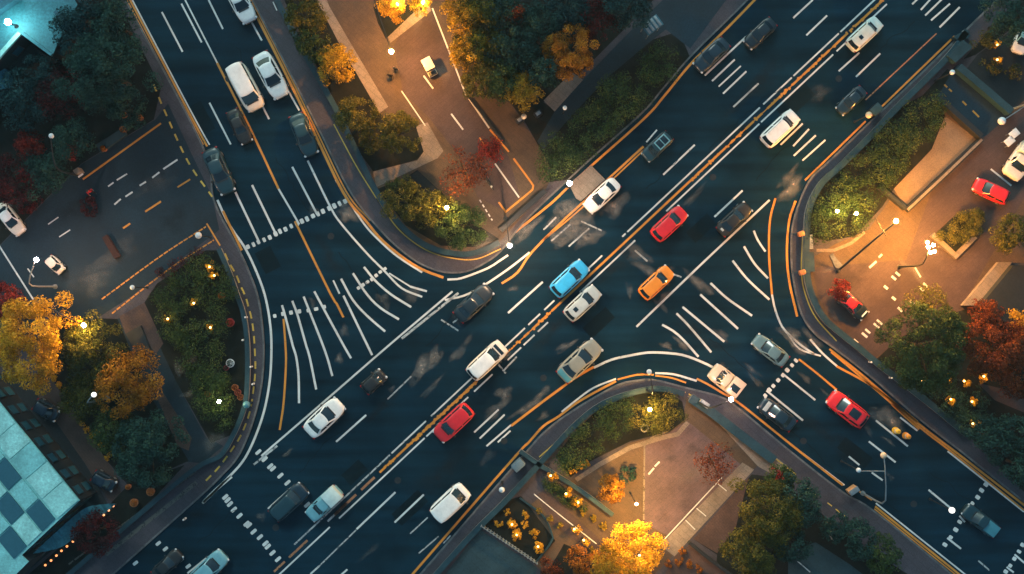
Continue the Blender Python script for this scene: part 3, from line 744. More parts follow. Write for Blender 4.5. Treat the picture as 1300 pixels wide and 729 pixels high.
G_AMBER = leaf_mat('amber_leaves', [(0.0, (0.10, 0.045, 0.006)), (0.5, (0.30, 0.135, 0.014)), (1.0, (0.52, 0.26, 0.03))], 0.4)
G_ORAN = leaf_mat('orange_leaves', [(0.0, (0.1080, 0.0360, 0.0050)), (0.5, (0.3000, 0.1056, 0.0120)), (1.0, (0.5040, 0.1920, 0.0200))], 0.35)
G_RUST = leaf_mat('rust_red_leaves', [(0.0, (0.035, 0.010, 0.005)), (0.5, (0.125, 0.030, 0.012)), (1.0, (0.26, 0.075, 0.022))], 0.35)
G_RED = leaf_mat('red_leaves', [(0.0, (0.045, 0.007, 0.006)), (0.5, (0.19, 0.018, 0.014)), (1.0, (0.33, 0.05, 0.025))], 0.3)
G_DRED = leaf_mat('dark_red_leaves', [(0.0, (0.0156, 0.0066, 0.0084)), (0.5, (0.0494, 0.0099, 0.0120)), (1.0, (0.1235, 0.0154, 0.0156))], 0.3)

def tree(px, py, Rpx, m, label, h=5.0, dense=1.0, leaf=0.23, rc=0.33, nc=None, cat='tree', name='tree', group=None, lumpy=0.17, limbs=4, sq=1.0, flat=0.55):
    leaf *= .88
    R = Rpx / S
    hc = h * 0.72
    k = (CAM_H - hc) / CAM_H
    R *= k
    x, y = g(px, py, hc)
    root = tag(empty(name, (x, y, KH)), label, cat, group)
    z0 = h * 0.45
    nc = nc or int(12 + 5.5 * (1 / rc) ** 1.55)
    C, rad = crown_clumps(R, (h - z0) * 0.95, z0, nc, rc, lumpy)
    n = int(dense * (R ** 2) * 3.14 * 150 * (0.23 / leaf) ** 1.6) + 300
    p, d, kk = clump_points(C, rad, n)
    p[:, 2] = np.maximum(p[:, 2], 0.25)
    cv = RNG.uniform(0.15, 0.8, len(C))
    leaf_obj('crown', p, d, leaf, m, root, flat, cv[kk])
    bm = bmesh.new()
    r0 = 0.05 + 0.045 * R
    tube(bm, [(0, 0, -0.15), (0.02, 0, z0 * 0.5), (-.05, .04, z0), (0, 0, z0 + (h - z0) * 0.5)], [r0 * 1.5, r0, r0 * .8, r0 * .35], 8)
    for i in range(limbs):
        t = 2 * math.pi * i / max(1, limbs) + RNG.uniform(0, .6)
        e = R * RNG.uniform(.5, .75)
        tube(bm, [(-.02, .02, z0 * 0.9), (e * .4 * math.cos(t), e * .4 * math.sin(t), z0 + (h - z0) * .25), (e * math.cos(t), e * math.sin(t), z0 + (h - z0) * .55)], [r0 * .6, r0 * .4, r0 * .12], 6)
    obj('trunk', bm, BARK, root)
    return root

def shrub(px, py, Rpx, m, label, h=1.1, cat='shrub', name='shrub', group=None, leaf=0.16, dense=1.0, rc=0.36):
    R = Rpx / S
    x, y = g(px, py, h * .6)
    root = tag(empty(name, (x, y, KH)), label, cat, group)
    C, rad = crown_clumps(R, h * .72, h * .22, 14, rc, 0.2)
    n = int(dense * R * R * 3.14 * 170 * (0.16 / leaf) ** 1.5) + 120
    p, d, kk = clump_points(C, rad, n)
    p[:, 2] = np.maximum(p[:, 2], 0.05)
    leaf_obj('foliage', p, d, leaf, m, root, 0.55, RNG.uniform(.25, .75, len(C))[kk])
    bm = bmesh.new()
    tube(bm, [(0, 0, -.12), (.06 * R, .03 * R, h * .3), (0, .05 * R, h * .65)], [.04, .03, .012], 6)
    obj('stem', bm, BARK, root)
    return root

def hedge(poly_px, m, label, h=1.2, rb=0.75, dens=16, leaf=0.2, name='hedge', cat='hedge', kind=None, vary=0.25, mat2=None):
    """an uneven hedge: leafy mounds packed inside the outline"""
    leaf *= .8
    P = gp(poly_px, h * .7)
    xs = [p[0] for p in P]; ys = [p[1] for p in P]
    C, R = [], []
    area = 0.5 * abs(sum(P[i - 1][0] * P[i][1] - P[i][0] * P[i - 1][1] for i in range(len(P))))
    want = int(area / (rb * rb * 0.75))
    tries = 0
    while len(C) < want and tries < 60000:
        tries += 1
        x, y = RNG.uniform(min(xs), max(xs)), RNG.uniform(min(ys), max(ys))
        if in_poly(x, y, P):
            r = rb * RNG.uniform(.7, 1.25)
            C.append((x, y, KH + h * RNG.uniform(1 - vary, 1) - r * .55)); R.append(r)
    C = np.array(C); R = np.array(R)
    cx, cy = C[:, 0].mean(), C[:, 1].mean()
    root = tag(empty(name, (cx, cy, KH)), label, cat, None, kind)
    n = int(area * dens * 7.5 * (0.2 / leaf) ** 1.6)
    p, d, kk = clump_points(C - np.array([cx, cy, KH]), R, n, 0.5)
    p[:, 2] = np.maximum(p[:, 2], 0.03)
    leaf_obj('foliage', p, d, leaf, m, root, 0.55, RNG.uniform(.2, .8, len(C))[kk])
    return root

# ------------------------------------------------------------------ trees and planting
# north west corner
tree(132, 92, 56, G_DARK, 'largest dark green tree, beside the sidewalk of the upper left road', 8.5, 1.1, 0.22, 0.2)
tree(100, 38, 34, G_TEAL, 'blue-green tree against the cyan lit roof corner', 7, 1, .24, .26)
tree(142, 28, 30, G_DARK, 'dark green tree at the top edge between cyan roof and road', 7, 1, .24, .26)
tree(160, 138, 26, G_DARK, 'lower dark green tree above the four terracotta pots', 5, 1, .22, .28)
tree(92, 178, 26, G_DARK, 'dark green tree behind the long dark bench', 5, 1, .22, .28)
tree(78, 120, 34, G_DRED, 'dusky red tree under the dark green tree near the cyan building', 5, .6, .22, .25)
tree(28, 128, 36, G_TEAL, 'dark blue-green tree below the cyan roof notch at the photo edge', 5, .8, .22, .25)
tree(52, 92, 24, G_TEAL, 'thin blue-green tree with a few pale blossoms by the roof notch', 4.5, .7, .18, .25)
tree(40, 182, 20, G_RED, 'small red tree next to the unlit white globe lamp', 3.6, .8, .2, .3)
tree(16, 228, 30, G_DRED, 'dark red tree above the white car at the photo edge', 4.2, .9, .2, .3)
tree(88, 194, 10, G_RED, 'tiny bright red tree beside the leaning lamp pole', 3, 1.2, .18, .4)
tree(54, 222, 30, G_DARK, 'low black-green tree between the two red trees', 3.6, .8, .22, .3)
shrub(40, 258, 14, G_DRED, 'dark red shrub on the driveway verge right of the white car', .9)
tree(4, 384, 24, G_RED, 'bright red tree cut by the photo edge above the orange tree', 4, 1, .2, .3)
shrub(114, 262, 12, G_DRED, 'dark red shrub on the driveway behind the person in red', .8)
# west block
tree(40, 432, 53, G_GOLD, 'big bright golden orange tree with broccoli-like clumps', 8, 1.35, .2, .2, lumpy=.3)
tree(118, 446, 42, G_OLIVE, 'olive tree beside the warm lamp, right of the golden tree', 5, 1, .2, .24)
tree(160, 487, 42, G_AMBER, 'amber autumn tree between olive tree and grey path', 6, 1.15, .2, .22)
tree(104, 506, 30, G_OLIVE, 'olive tree under the white headed lamp', 4, .9, .2, .28)
tree(186, 570, 48, G_DARK, 'round dark green tree near the road corner of the west block', 6, 1.1, .2, .2)
tree(142, 545, 30, G_MID, 'green tree between brown path and dark green tree', 4.5, .9, .2, .28)
hedge([(262, 322), (283, 334), (298, 370), (286, 400), (284, 440), (290, 472), (298, 512), (290, 540), (270, 556), (246, 500), (222, 450), (200, 398), (194, 380), (225, 345)], G_MID, 'broad dark green hedge bed along the curved sidewalk, dotted with garden lamps', 1.5, .8, 16, .2)
hedge([(196, 346), (254, 313), (262, 321), (206, 354)], G_DRED, 'low dark red hedge between the dotted orange lines', .5, .4, 14, .15)
tree(122, 676, 28, G_DRED, 'dark red tree beside the striped glass canopy', 4, 1, .18, .24)
for i, (x, y) in enumerate(((70, 480), (76, 489), (83, 497), (89, 508), (104, 537), (110, 546), (118, 552), (124, 550), (130, 563), (140, 575), (137, 580))):
    shrub(x, y, 4.2, G_GOLD, 'small orange flowering shrub lining the brown path', .45, 'shrub', 'flowering_shrub', 'orange shrubs along the brown path', .13, 1.4)
# north block
tree(386, 22, 28, G_OLIVE, 'olive tree at the top edge between upper left road and plaza', 4.5, 1.1, .2, .24)
tree(398, 55, 24, G_MID, 'green tree just above the yellow-green tree by the plaza', 4, 1, .2, .28)
tree(426, 80, 27, G_YELL, 'yellow-green round tree nearest the tall plaza lamp, above the pair', 4.5, 1.2, .18, .22, lumpy=.12)
tree(452, 150, 28, G_OLIVE, 'round yellow-green tree, left one of the pair in the dark bed', 4.5, 1.3, .18, .2, lumpy=.12)
tree(506, 168, 28, G_OLIVE, 'round olive tree, right one of the pair in the dark bed', 4.5, 1.3, .18, .2, lumpy=.12)
shrub(472, 185, 16, G_OLIVE, 'low olive shrub in front of the paired round trees', 1.5)
tree(512, 254, 30, G_OLIVE, 'round olive tree at the left of the rounded corner bed', 3.6, 1.2, .18, .2, lumpy=.15)
tree(548, 266, 24, G_OLIVE, 'middle olive tree of the corner bed next to the glowing lamp', 3.2, 1.1, .18, .25)
tree(586, 287, 30, G_MID, 'green tree at the tip of the rounded corner bed', 3.6, 1.2, .18, .22, lumpy=.15)
tree(497, 10, 18, G_GOLD, 'golden tree in the small plaza bed by the tall lamp', 3, 1, .18, .28)
tree(532, 4, 14, G_YELL, 'yellow tree at the top edge right of the plaza bed', 3, 1, .18, .3)
for a in ((589, 22, 28, G_YELL, 'yellow-green tree at the top left of the wooded park'), (595, 66, 26, G_YELL, 'yellow-green tree on the plaza side of the wooded park'), (612, 106, 26, G_OLIVE, 'olive tree at the lower left of the wooded park'),
          (608, 18, 30, G_OLIVE, 'olive tree second from the left along the park top'), (612, 62, 32, G_OLIVE, 'olive tree in the middle of the wooded park'), (650, 62, 34, G_DARK, 'dark green tree right of the park middle'), (634, 100, 28, G_MID, 'mid green tree above the yellow park tree'),
          (642, 18, 30, G_DARK, 'dark green tree at the park top beside the orange-red tree'), (686, 40, 34, G_DARK, 'dark green tree just left of the round golden orange tree'), (690, 92, 22, G_DARK, 'dark green tree below left of the round golden orange tree'), (720, 14, 30, G_TEAL, 'blue-green tree at the park top above the orange tree'), (790, 12, 34, G_TEAL, 'blue-green tree at the top next to the slatted shelter')):
    tree(a[0], a[1], a[2], a[3], a[4], 6, 1.1, .2, .22)
tree(663, 114, 25, G_YELL, 'yellow park tree at the path, right of the olive one', 5, 1.3, .2, .24)
tree(654, 18, 13, G_RUST, 'small orange-red tree inside the dark green park top', 6.6, 1.3, .18, .35)
tree(724, 64, 35, G_AMBER, 'round golden orange tree standing alone at the park path', 6.5, 1.6, .16, .2, lumpy=.06)
tree(758, 28, 30, G_DRED, 'dark red tree between orange tree and blue-grey lane', 5.4, .8, .2, .24)
hedge([(683, 217), (688, 188), (716, 164), (756, 116), (812, 78), (848, 44), (866, 58), (858, 88), (813, 134), (762, 188), (702, 226)], G_MID, 'long tall dark green hedge beside the upper main road sidewalk', 2.2, .9, 17, .2, mat2=None)
tree(588, 217, 30, G_RUST, 'sparse red tree beside the parked motorcycle', 3.5, .42, .2, .28)
tree(622, 192, 17, G_RED, 'smaller bright red tree above the person in blue', 3.2, .7, .2, .35)
# east block
hedge([(1192, 112), (1203, 126), (1186, 170), (1150, 205), (1118, 246), (1098, 288), (1060, 303), (1030, 300), (1030, 272), (1048, 236), (1088, 197), (1148, 143)], G_MID, 'wide green hedge bed inside the curved east sidewalk', 1.6, .8, 17, .19)
hedge([(1193, 299), (1212, 278), (1234, 267), (1248, 272), (1246, 288), (1212, 319)], G_OLIVE, 'clipped olive hedge on the pale stone edged planter bed', 1.4, .6, 40, .15)
tree(1290, 300, 28, G_OLIVE, 'olive tree at the right photo edge above the pale ledge', 4, 1.2, .18, .22, lumpy=.15)
tree(1174, 440, 58, G_MID, 'largest round green tree of the east plaza', 7, 1.3, .2, .17, lumpy=.12)
tree(1178, 388, 26, G_OLIVE, 'sparse olive tree with bare twigs behind the big round tree', 4, .5, .18, .28)
tree(1268, 445, 44, G_RUST, 'large rust red tree right of the big round green tree', 6.5, 1.2, .19, .2)
tree(1252, 402, 22, G_RUST, 'smaller rust red tree touching the pale ledge', 4, 1, .19, .28)
tree(1292, 482, 24, G_RUST, 'rust red tree at the right photo edge', 5, 1, .19, .28)
tree(1298, 404, 14, G_GOLD, 'golden tree cut by the right photo edge', 5, 1.3, .18, .3)
tree(1065, 369, 14, G_RED, 'small pinkish red tree behind the dark car with a red roof', 3.2, 1, .18, .32)
hedge([(1160, 478), (1236, 488), (1252, 508), (1240, 545), (1228, 552), (1190, 520)], G_DARK, 'dark green shrub bed with garden lamps beside the east sidewalk', .8, .7, 15, .2)
for a in ((1260, 556, 30, 'dark green tree below the garden lamps on the east side'), (1299, 592, 25, 'dark green tree lowest at the right photo edge'), (1290, 548, 26, 'dark green tree at the right edge under the hazy path')):
    tree(a[0], a[1], a[2], G_DARK, a[3], 4.6, 1, .22, .24)
tree(1278, 24, 28, G_DARK, 'dark green tree in the top right corner', 5, 1.1, .2, .24)
shrub(1250, 52, 14, G_OLIVE, 'leafy shrub with fairy lights near the top right corner', 1.2, leaf=.14, dense=.7)
shrub(1258, 84, 12, G_OLIVE, 'straggly shrub below the fairy lights by the teal wall', 1, leaf=.14, dense=.6)
shrub(1286, 92, 10, G_OLIVE, 'brownish shrub right of the two yard lamps', .9, leaf=.14, dense=.6)
# south block
hedge([(706, 582), (724, 558), (754, 526), (784, 510), (806, 508), (800, 545), (776, 556), (750, 582), (724, 604)], G_MID, 'green hedge arc behind the curved wall of the south block', 1.8, .8, 18, .19)
hedge([(806, 508), (824, 499), (848, 499), (864, 511), (868, 530), (850, 546), (818, 546), (800, 545)], G_OLIVE, 'yellow-green hedge around the glowing lamp at the tip of the south block', 1.9, .7, 20, .18)
tree(776, 620, 18, G_AMBER, 'small rounded golden tree alone on the south plaza', 3.2, 1.7, .16, .24, lumpy=.1)
shrub(796, 603, 12, G_DARK, 'dark oval bush standing in for the shadow of the small rounded golden tree', .8)  # low bush added in place of the golden tree's cast shadow
tree(796, 710, 48, G_GOLD, 'bright golden tree glowing at the bottom of the south plaza', 6.5, 1.5, .2, .2)
tree(974, 650, 46, G_OLIVE, 'big olive tree below the pale walkway', 7, 1.2, .2, .19)
tree(958, 702, 36, G_OLIVE, 'olive tree at the bottom edge left of the teal yard', 6, 1.1, .2, .22)
tree(1012, 636, 32, G_DARK, 'dark green tree beside the lower right road sidewalk', 6, 1.1, .2, .22)
tree(992, 610, 20, G_MID, 'small green tree where walkway and sidewalk meet', 4, 1, .2, .28)
tree(1006, 690, 24, G_DARK, 'dark tree between big olive tree and teal yard', 5, 1, .2, .28)
shrub(986, 602, 6, G_RED, 'tiny red shrub at the corner of the pale walkway', 5.2)
tree(1088, 686, 26, G_DARK, 'dark green tree by the sidewalk below the street lamp', 4, 1, .2, .26)
tree(1060, 670, 18, G_DARK, 'small dark tree behind the round stone tub', 3.4, 1, .2, .3)
tree(1122, 708, 24, G_MID, 'green tree lowest along the lower right sidewalk', 4, 1, .2, .26)
tree(906, 588, 26, G_RUST, 'sparse red tree on the purple paving of the south plaza', 3.5, .3, .18, .26)
tree(742, 712, 22, G_ORAN, 'orange bush tree in the dark bed left of the golden tree', 3, 1, .18, .25)
tree(700, 722, 14, G_RUST, 'rust red tree at the bottom edge left of the dark bed', 2.6, .8, .18, .3)
for (x, y) in ((848, 716), (862, 712), (876, 716), (888, 722), (866, 700)):
    shrub(x, y, 5, G_ORAN, 'small golden shrub in the row below the pale walkway', .6, 'shrub', 'shrub', 'golden shrubs below the walkway', .13, 1.1)
for (x, y, r) in ((633, 664, 5), (650, 665, 6), (666, 666, 4.6), (656, 681, 6), (679, 676, 6), (683, 697, 7), (668, 653, 5), (643, 649, 4)):
    shrub(x, y, r, G_GOLD, 'round yellow flowering shrub in the teal edged flower bed', .55, 'shrub', 'flowering_shrub', 'yellow shrubs in the teal edged bed', .12, 1.3)
for (x, y, r) in ((684, 648, 4), (698, 658, 4.4), (711, 667, 4), (740, 650, 5), (753, 657, 5), (766, 668, 5), (752, 698, 4), (727, 636, 5)):
    shrub(x, y, r, G_YELL, 'small yellow shrub lining the purple footpath', .5, 'shrub', 'flowering_shrub', 'yellow shrubs along the purple footpath', .12, 1.2)
for (x, y, r) in ((726, 597, 5), (737, 592, 5.5), (746, 588, 4.5)):
    shrub(x, y, r, G_GOLD, 'yellow flowering shrub at the foot of the green hedge arc', .6, 'shrub', 'flowering_shrub', 'yellow shrubs below the hedge arc', .12, 1.4)
hedge([(690, 604), (704, 612), (736, 634), (752, 650), (744, 654), (720, 642), (692, 622)], G_MID, 'low leafy border between cross wall and purple footpath', .5, .4, 18, .15)

# ------------------------------------------------------------------ vehicles
KINDS = {  # L, W, belt z, roof z, windscreen base/top x, rear glass top/base x, hood z, tail z, nose exponent, roof half width share
    'sedan':  (4.7, 1.95, .94, 1.42, 0.95, 0.20, -0.95, -1.60, .80, .90, 3.6, .74),
    'hatch':  (4.4, 1.95, .96, 1.48, 1.00, 0.35, -1.62, -2.02, .82, .92, 4.4, .78),
    'suv':    (4.8, 2.05, 1.02, 1.68, 1.20, 0.62, -1.95, -2.28, .95, .98, 5.0, .82),
    'van':    (5.1, 2.05, 1.10, 1.90, 1.72, 1.02, -2.30, -2.46, 1.0, 1.06, 4.6, .86),
    'pickup': (5.2, 1.95, .98, 1.62, 1.15, 0.55, -0.42, -0.62, .95, .96, 5.0, .78),
    'micro':  (2.7, 1.55, .90, 1.46, 0.72, 0.28, -0.95, -1.20, .84, .90, 3.4, .78),
}
def car_body(kd):
    L, W, zb, zr, xw, xwt, xrt, xr, zh, zt, ne, rw = KINDS[kd]
    bm = bmesh.new()
    us = [-.995, -.975, -.94, -.88, -.78, -.66, -.5, -.34, -.17, 0, .17, .34, .5, .66, .78, .88, .94, .975, .995]
    rings = []
    for u in us:
        x = u * L / 2
        n_ = ne if u > 0 else ne + .9
        hw = W / 2 * (1 - abs(u) ** n_ * .97) ** (1 / n_) if abs(u) < .999 else W / 2 * .5
        hw = max(hw, W / 2 * .58)
        if x > xw: ztop = zb + (zh - zb) * min(1, (x - xw) / (L / 2 - xw) * 1.1)
        elif x < xr: ztop = zb + (zt - zb) * min(1, (xr - x) / (L / 2 + xr + .01))
        else: ztop = zb
        e = max(0, (abs(u) - .90) / .10)
        ztop -= .22 * e ** 1.6
        zlow = .20 + .16 * e
        if kd == 'pickup' and x < -0.75 and abs(u) < .96: pass
        half = [(hw * .84, zlow), (hw * .97, zlow + .12), (hw, .52), (hw * .985, (.52 + ztop) / 2 + .02), (hw * .945, ztop - .05), (hw * .86, ztop), (hw * .45, ztop + .025), (0, ztop + .032)]
        ring = [(y, z) for y, z in half] + [(-y, z) for y, z in half[-2::-1]]
        rings.append([bm.verts.new((x, y, z)) for y, z in ring])
    for a, b in zip(rings, rings[1:]):
        for k in range(len(a) - 1):
            bm.faces.new((a[k], b[k], b[k + 1], a[k + 1]))
        bm.faces.new((a[-1], b[-1], b[0], a[0]))
    bm.faces.new(rings[0]); bm.faces.new(rings[-1][::-1])
    return bm

def cab_pt(kd, t, side, s, off=0.0):
    """point on the cabin surface: t from belt (0) to roof (1), s from -1 to 1 along the side"""
    L, W, zb, zr, xw, xwt, xrt, xr, zh, zt, ne, rw = KINDS[kd]
    wb, wr = W / 2 * .86, W / 2 * rw * .90
    hw = wb + (wr - wb) * t
    z = zb + .0 + (zr - .03 - zb) * t
    xf = xw + (xwt - xw) * t; xb = xr + (xrt - xr) * t
    bow = .17 * (1 - .4 * t)
    if side == 'f': p = Vector((xf + bow * (1 - s * s) - .06, s * hw * .93, z)); n = Vector((1, s * .25, .9))
    elif side == 'b': p = Vector((xb - .12 * (1 - s * s) + .05, s * hw * .93, z)); n = Vector((-1, s * .25, .6))
    else:
        sg = 1 if side == 'l' else -1
        x = xb + .06 + (xf - .10 - xb) * (s * .5 + .5)
        p = Vector((x, sg * hw * (1 - .03 * s * s), z)); n = Vector((0, sg, .35))
    return p + n.normalized() * off

def cabin(kd):
    bm = bmesh.new()
    lv = []
    for t in (-.06, 0, .25, .5, .75, .93):
        ring = [cab_pt(kd, t, 'f', s) for s in (-1, -.66, -.33, 0, .33, .66, 1)]
        ring += [cab_pt(kd, t, 'l', s) for s in (.9, .45, 0, -.45, -.9)]
        ring += [cab_pt(kd, t, 'b', s) for s in (1, .66, .33, 0, -.33, -.66, -1)]
        ring += [cab_pt(kd, t, 'r', s) for s in (-.9, -.45, 0, .45, .9)]
        lv.append(ring)
    zr = KINDS[kd][3]
    top = lv[-1]
    c = sum(top, Vector()) / len(top)
    for q, dz in ((.93, .035), (.80, .055), (.5, .07), (.2, .075)):
        lv.append([Vector((c.x + (p.x - c.x) * q, c.y + (p.y - c.y) * q, p.z + dz)) for p in top])
    V = [[bm.verts.new(p) for p in r] for r in lv]
    n = len(top)
    for a, b in zip(V, V[1:]):
        for k in range(n):
            bm.faces.new((a[k], a[(k + 1) % n], b[(k + 1) % n], b[k]))
    bm.faces.new(V[-1]); bm.faces.new(V[0][::-1])
    return bm

def glass_patch(bm, kd, side, t0, t1, s0, s1, off=.016, ns=7, ntt=4):
    V = [[bm.verts.new(cab_pt(kd, t0 + (t1 - t0) * i / ntt, side, s0 + (s1 - s0) * j / ns, off)) for j in range(ns + 1)] for i in range(ntt + 1)]
    for a, b in zip(V, V[1:]):
        for j in range(ns):
            bm.faces.new((a[j], a[j + 1], b[j + 1], b[j]))

def build_car(kd):
    L, W, zb, zr, xw, xwt, xrt, xr, zh, zt, ne, rw = KINDS[kd]
    root = empty('car')
    obj('body', car_body(kd), PAINT['white'], root, 75)
    obj('cabin', cabin(kd), PAINT['white'], root, 62)
    bm = bmesh.new(); glass_patch(bm, kd, 'f', .02, .93, -.90, .90); obj('windscreen', bm, GLASS, root)
    bm = bmesh.new(); glass_patch(bm, kd, 'b', .12 if kd != 'sedan' else .03, .92, -.88, .88); obj('rear_window', bm, GLASS, root)
    for sd in 'lr':
        bm = bmesh.new(); glass_patch(bm, kd, sd, .10, .86, .08, .90); obj('side_window', bm, GLASS, root)
        if kd not in ('pickup',):
            bm = bmesh.new(); glass_patch(bm, kd, sd, .10, .86, -.86, .0); obj('side_window', bm, GLASS, root)
    wr = .33
    for sx in (1, -1):
        for sy in (1, -1):
            x, y = sx * L * .31 if kd != 'micro' else sx * .85, sy * (W / 2 - .12)
            bm = bmesh.new(); tube(bm, [(x, y - .11 * sy, wr), (x, y - .09 * sy, wr), (x, y + .1 * sy, wr), (x, y + .125 * sy, wr)], [wr * .9, wr, wr, wr * .9], 18)
            wh = obj('wheel', bm, TYRE, root)
            bm = bmesh.new(); tube(bm, [(x, y + .10 * sy, wr), (x, y + .135 * sy, wr)], [wr * .62, wr * .58], 14); obj('rim', bm, RIM, wh)
    for sy in (1, -1):
        bm = bmesh.new(); ball(bm, (L / 2 * .93, sy * W * .36, zh * .80), .16, 2, .55)
        for v in bm.verts: v.co.x = (v.co.x - L / 2 * .93) * .9 + L / 2 * .935
        obj('headlight', bm, HEAD, root)
        bm = bmesh.new(); box(bm, -L / 2 * .955, sy * W * .36, zt * .78, .14, .30, .15); bev(bm, .04); obj('tail_light', bm, TAIL, root)
        bm = bmesh.new(); ball(bm, (xw - .20, sy * (W / 2 + .07), zb + .06), .11, 2, .7); obj('mirror', bm, BLACKP, root)
    bm = bmesh.new(); box(bm, xw + .13, 0, zb + .035, .16, W * .60, .04); bev(bm, .015, 1); obj('cowl', bm, BLACKP, root)
    bm = bmesh.new(); box(bm, L / 2 * .985, 0, .50, .08, W * .5, .16); bev(bm, .03); obj('grille', bm, BLACKP, root)
    return root

def add_rails(root, kd, m):
    L, W, zb, zr, xw, xwt, xrt, xr = KINDS[kd][:8]
    for sy in (1, -1):
        bm = bmesh.new()
        y = sy * W / 2 * .60
        tube(bm, [(xwt - .35, y, zr + .01), (xwt - .5, y, zr + .075), (xrt + .45, y, zr + .075), (xrt + .3, y, zr + .01)], .025, 6)
        obj('roof_rail', bm, m, root)

PC = {'white': (.80, .79, .76), 'cream': (.74, .66, .54), 'red': (.62, .016, .022), 'orange': (.82, .26, .020), 'blue': (.030, .36, .70), 'black': (.002, .004, .006), 'charcoal': (.005, .014, .022), 'teal': (.055, .22, .27), 'darkteal': (.008, .036, .050),
      'silver': (.40, .46, .47), 'bronze': (.24, .24, .20), 'taupe': (.115, .088, .068), 'navy': (.006, .022, .038), 'deepblue': (.004, .016, .032), 'tan': (.56, .44, .32), 'paleteal': (.15, .36, .42), 'steel': (.095, .18, .21), 'mint': (.58, .68, .64)}
PAINT = {k: car_paint('car_paint_' + k, v, .35 if k not in ('taupe', 'black') else .6) for k, v in PC.items()}
PROTO = {}
def place(kd, col, px, py, Lpx, ang, label, cat='car', roof=None, wpx=None, group=None, z=0.0, extra=None, h=.9):
    """ang: the way the front points, in degrees counter-clockwise from the photo's right"""
    if kd not in PROTO:
        PROTO[kd] = build_car(kd)
        root = PROTO[kd]
        first = True
    else:
        root = copy_tree(PROTO_SRC[kd])
    if kd not in PROTO_SRC: PROTO_SRC[kd] = root
    x, y = g(px, py, h)
    root.location = (x, y, z); root.rotation_euler = (0, 0, math.radians(ang))
    Lpx *= .965; wpx = wpx * .965 if wpx else None
    k = Lpx / S / KINDS[kd][0]
    kw = (wpx / S / KINDS[kd][1]) if wpx else k
    root.scale = (k, kw, (k + 1) / 2 if k < 1.2 else 1.1)
    for ch in root.children:
        nm = ch.name.split('.')[0]
        if nm == 'body': set_mat(ch, PAINT[col])
        if nm == 'cabin': set_mat(ch, PAINT[roof or col])
    tag(root, label, cat, group)
    LATE.append((root, kd, extra))
    return root
PROTO_SRC, LATE = {}, []
UP, DN = 43.2, 223.2          # along the main road
BD = -62.0                    # down the upper left road
CU, CD = 142.5, -37.5         # lower right road
place('suv', 'mint', 1098.5, 42.5, 52, UP, 'white car at the upper right, hugging the orange centre line', roof='cream', extra='mark')
place('sedan', 'charcoal', 966, 41.5, 48, DN, 'charcoal sedan near the top of the main road, second lane from the hedge')
place('sedan', 'navy', 904, 69, 53, DN, 'dark blue sedan against the orange kerb line, left of the charcoal one', roof='navy')
place('suv', 'darkteal', 835, 185.5, 45, DN, 'dark teal off-roader with a pale frame round its twin roof panels', extra='frame')
place('sedan', 'white', 764.5, 248, 54, DN, 'white sedan at the kerb beside the pale paving patch')
place('hatch', 'blue', 723, 354, 56, UP, 'bright blue car left of the orange centre line')
place('suv', 'cream', 618, 458, 59, UP, 'cream car with tan edges straddling the centre markings', roof='white', extra='hood')
place('sedan', 'charcoal', 601, 385, 58, UP, 'charcoal sedan beside the long white line end, below the hatched fan')
place('sedan', 'white', 411, 531, 59, UP, 'white sedan on the long white line at the lower left', wpx=27)
place('suv', 'navy', 366, 638, 57, UP, 'dark blue car stopped between the two dashed crossings', roof='darkteal')
place('sedan', 'black', 211, 718, 46, UP, 'black car cut by the bottom edge at the left')
place('hatch', 'paleteal', 264, 723, 56, UP, 'pale teal car cut by the bottom edge beside the black one')
place('hatch', 'red', 575.7, 537, 58, DN, 'red car lowest on the main road, under the orange centre dashes')
place('hatch', 'silver', 739.5, 385.3, 54, UP, 'silver wagon right of the bright blue car', wpx=23, extra='mark')
place('sedan', 'bronze', 736, 458.5, 66, UP, 'grey-green sedan with a tan bonnet at the start of the big white arc', extra='twotone')
place('hatch', 'red', 850, 284, 53, UP, 'red car in mid junction beside the centre line')
place('hatch', 'orange', 833.5, 359, 51, UP, 'bright orange hatchback on the junction')
place('sedan', 'black', 933, 278, 52, UP, 'black sedan with a pale spot on its tail, near the long lane line', extra='spot')
place('suv', 'white', 991, 163, 56, UP, 'white van-like car with roof rails next to four short lane lines', extra='rails')
place('sedan', 'navy', 1082, 127, 44, DN, 'dark blue sedan at the right edge of the upper main road')
place('sedan', 'white', 303.5, 1, 60, BD, 'white sedan cut by the top edge on the upper left road')
place('van', 'cream', 311, 110.5, 65, BD, 'long cream minivan on the upper left road', wpx=28, roof='white')
place('sedan', 'white', 343, 95, 64, BD, 'white sedan beside the long cream minivan', wpx=27)
place('sedan', 'darkteal', 385, 170.5, 58, -68, 'dark teal sedan by the orange kerb below two white cars, upper left road')
place('sedan', 'darkteal', 277, 217, 63, -66, 'dark teal sedan at the driveway mouth, by the yellow dashes', wpx=25)
place('sedan', 'black', 303, 160, 48, -64, 'black car almost lost in the dark lane above the driveway mouth')
place('sedan', 'steel', 979, 445, 52, CU, 'teal sedan entering the lower right road')
place('sedan', 'navy', 987.5, 526.5, 54, CU, 'dark blue car with a pale bonnet below the tan van', extra='bonnet')
place('hatch', 'red', 1077, 520, 58, CU, 'red car with a dark sunroof on the lower right road', extra='sunroof')
place('van', 'white', 571.5, 639, 55, UP, 'white people carrier alone at the bottom of the main road', wpx=28, extra='none')
place('hatch', 'red', 1259, 242.5, 48, 155, 'red car parked on the warm lit plaza at the right', z=Z3)
place('hatch', 'white', 1300, 47, 44, 250, 'white car cut by the right edge in the top corner', roof='paleteal', z=Z3)
place('sedan', 'charcoal', 1083, 387, 47, -42, 'dark car with a red roof under the small pinkish red tree', z=Z3, roof='red', extra='streak')
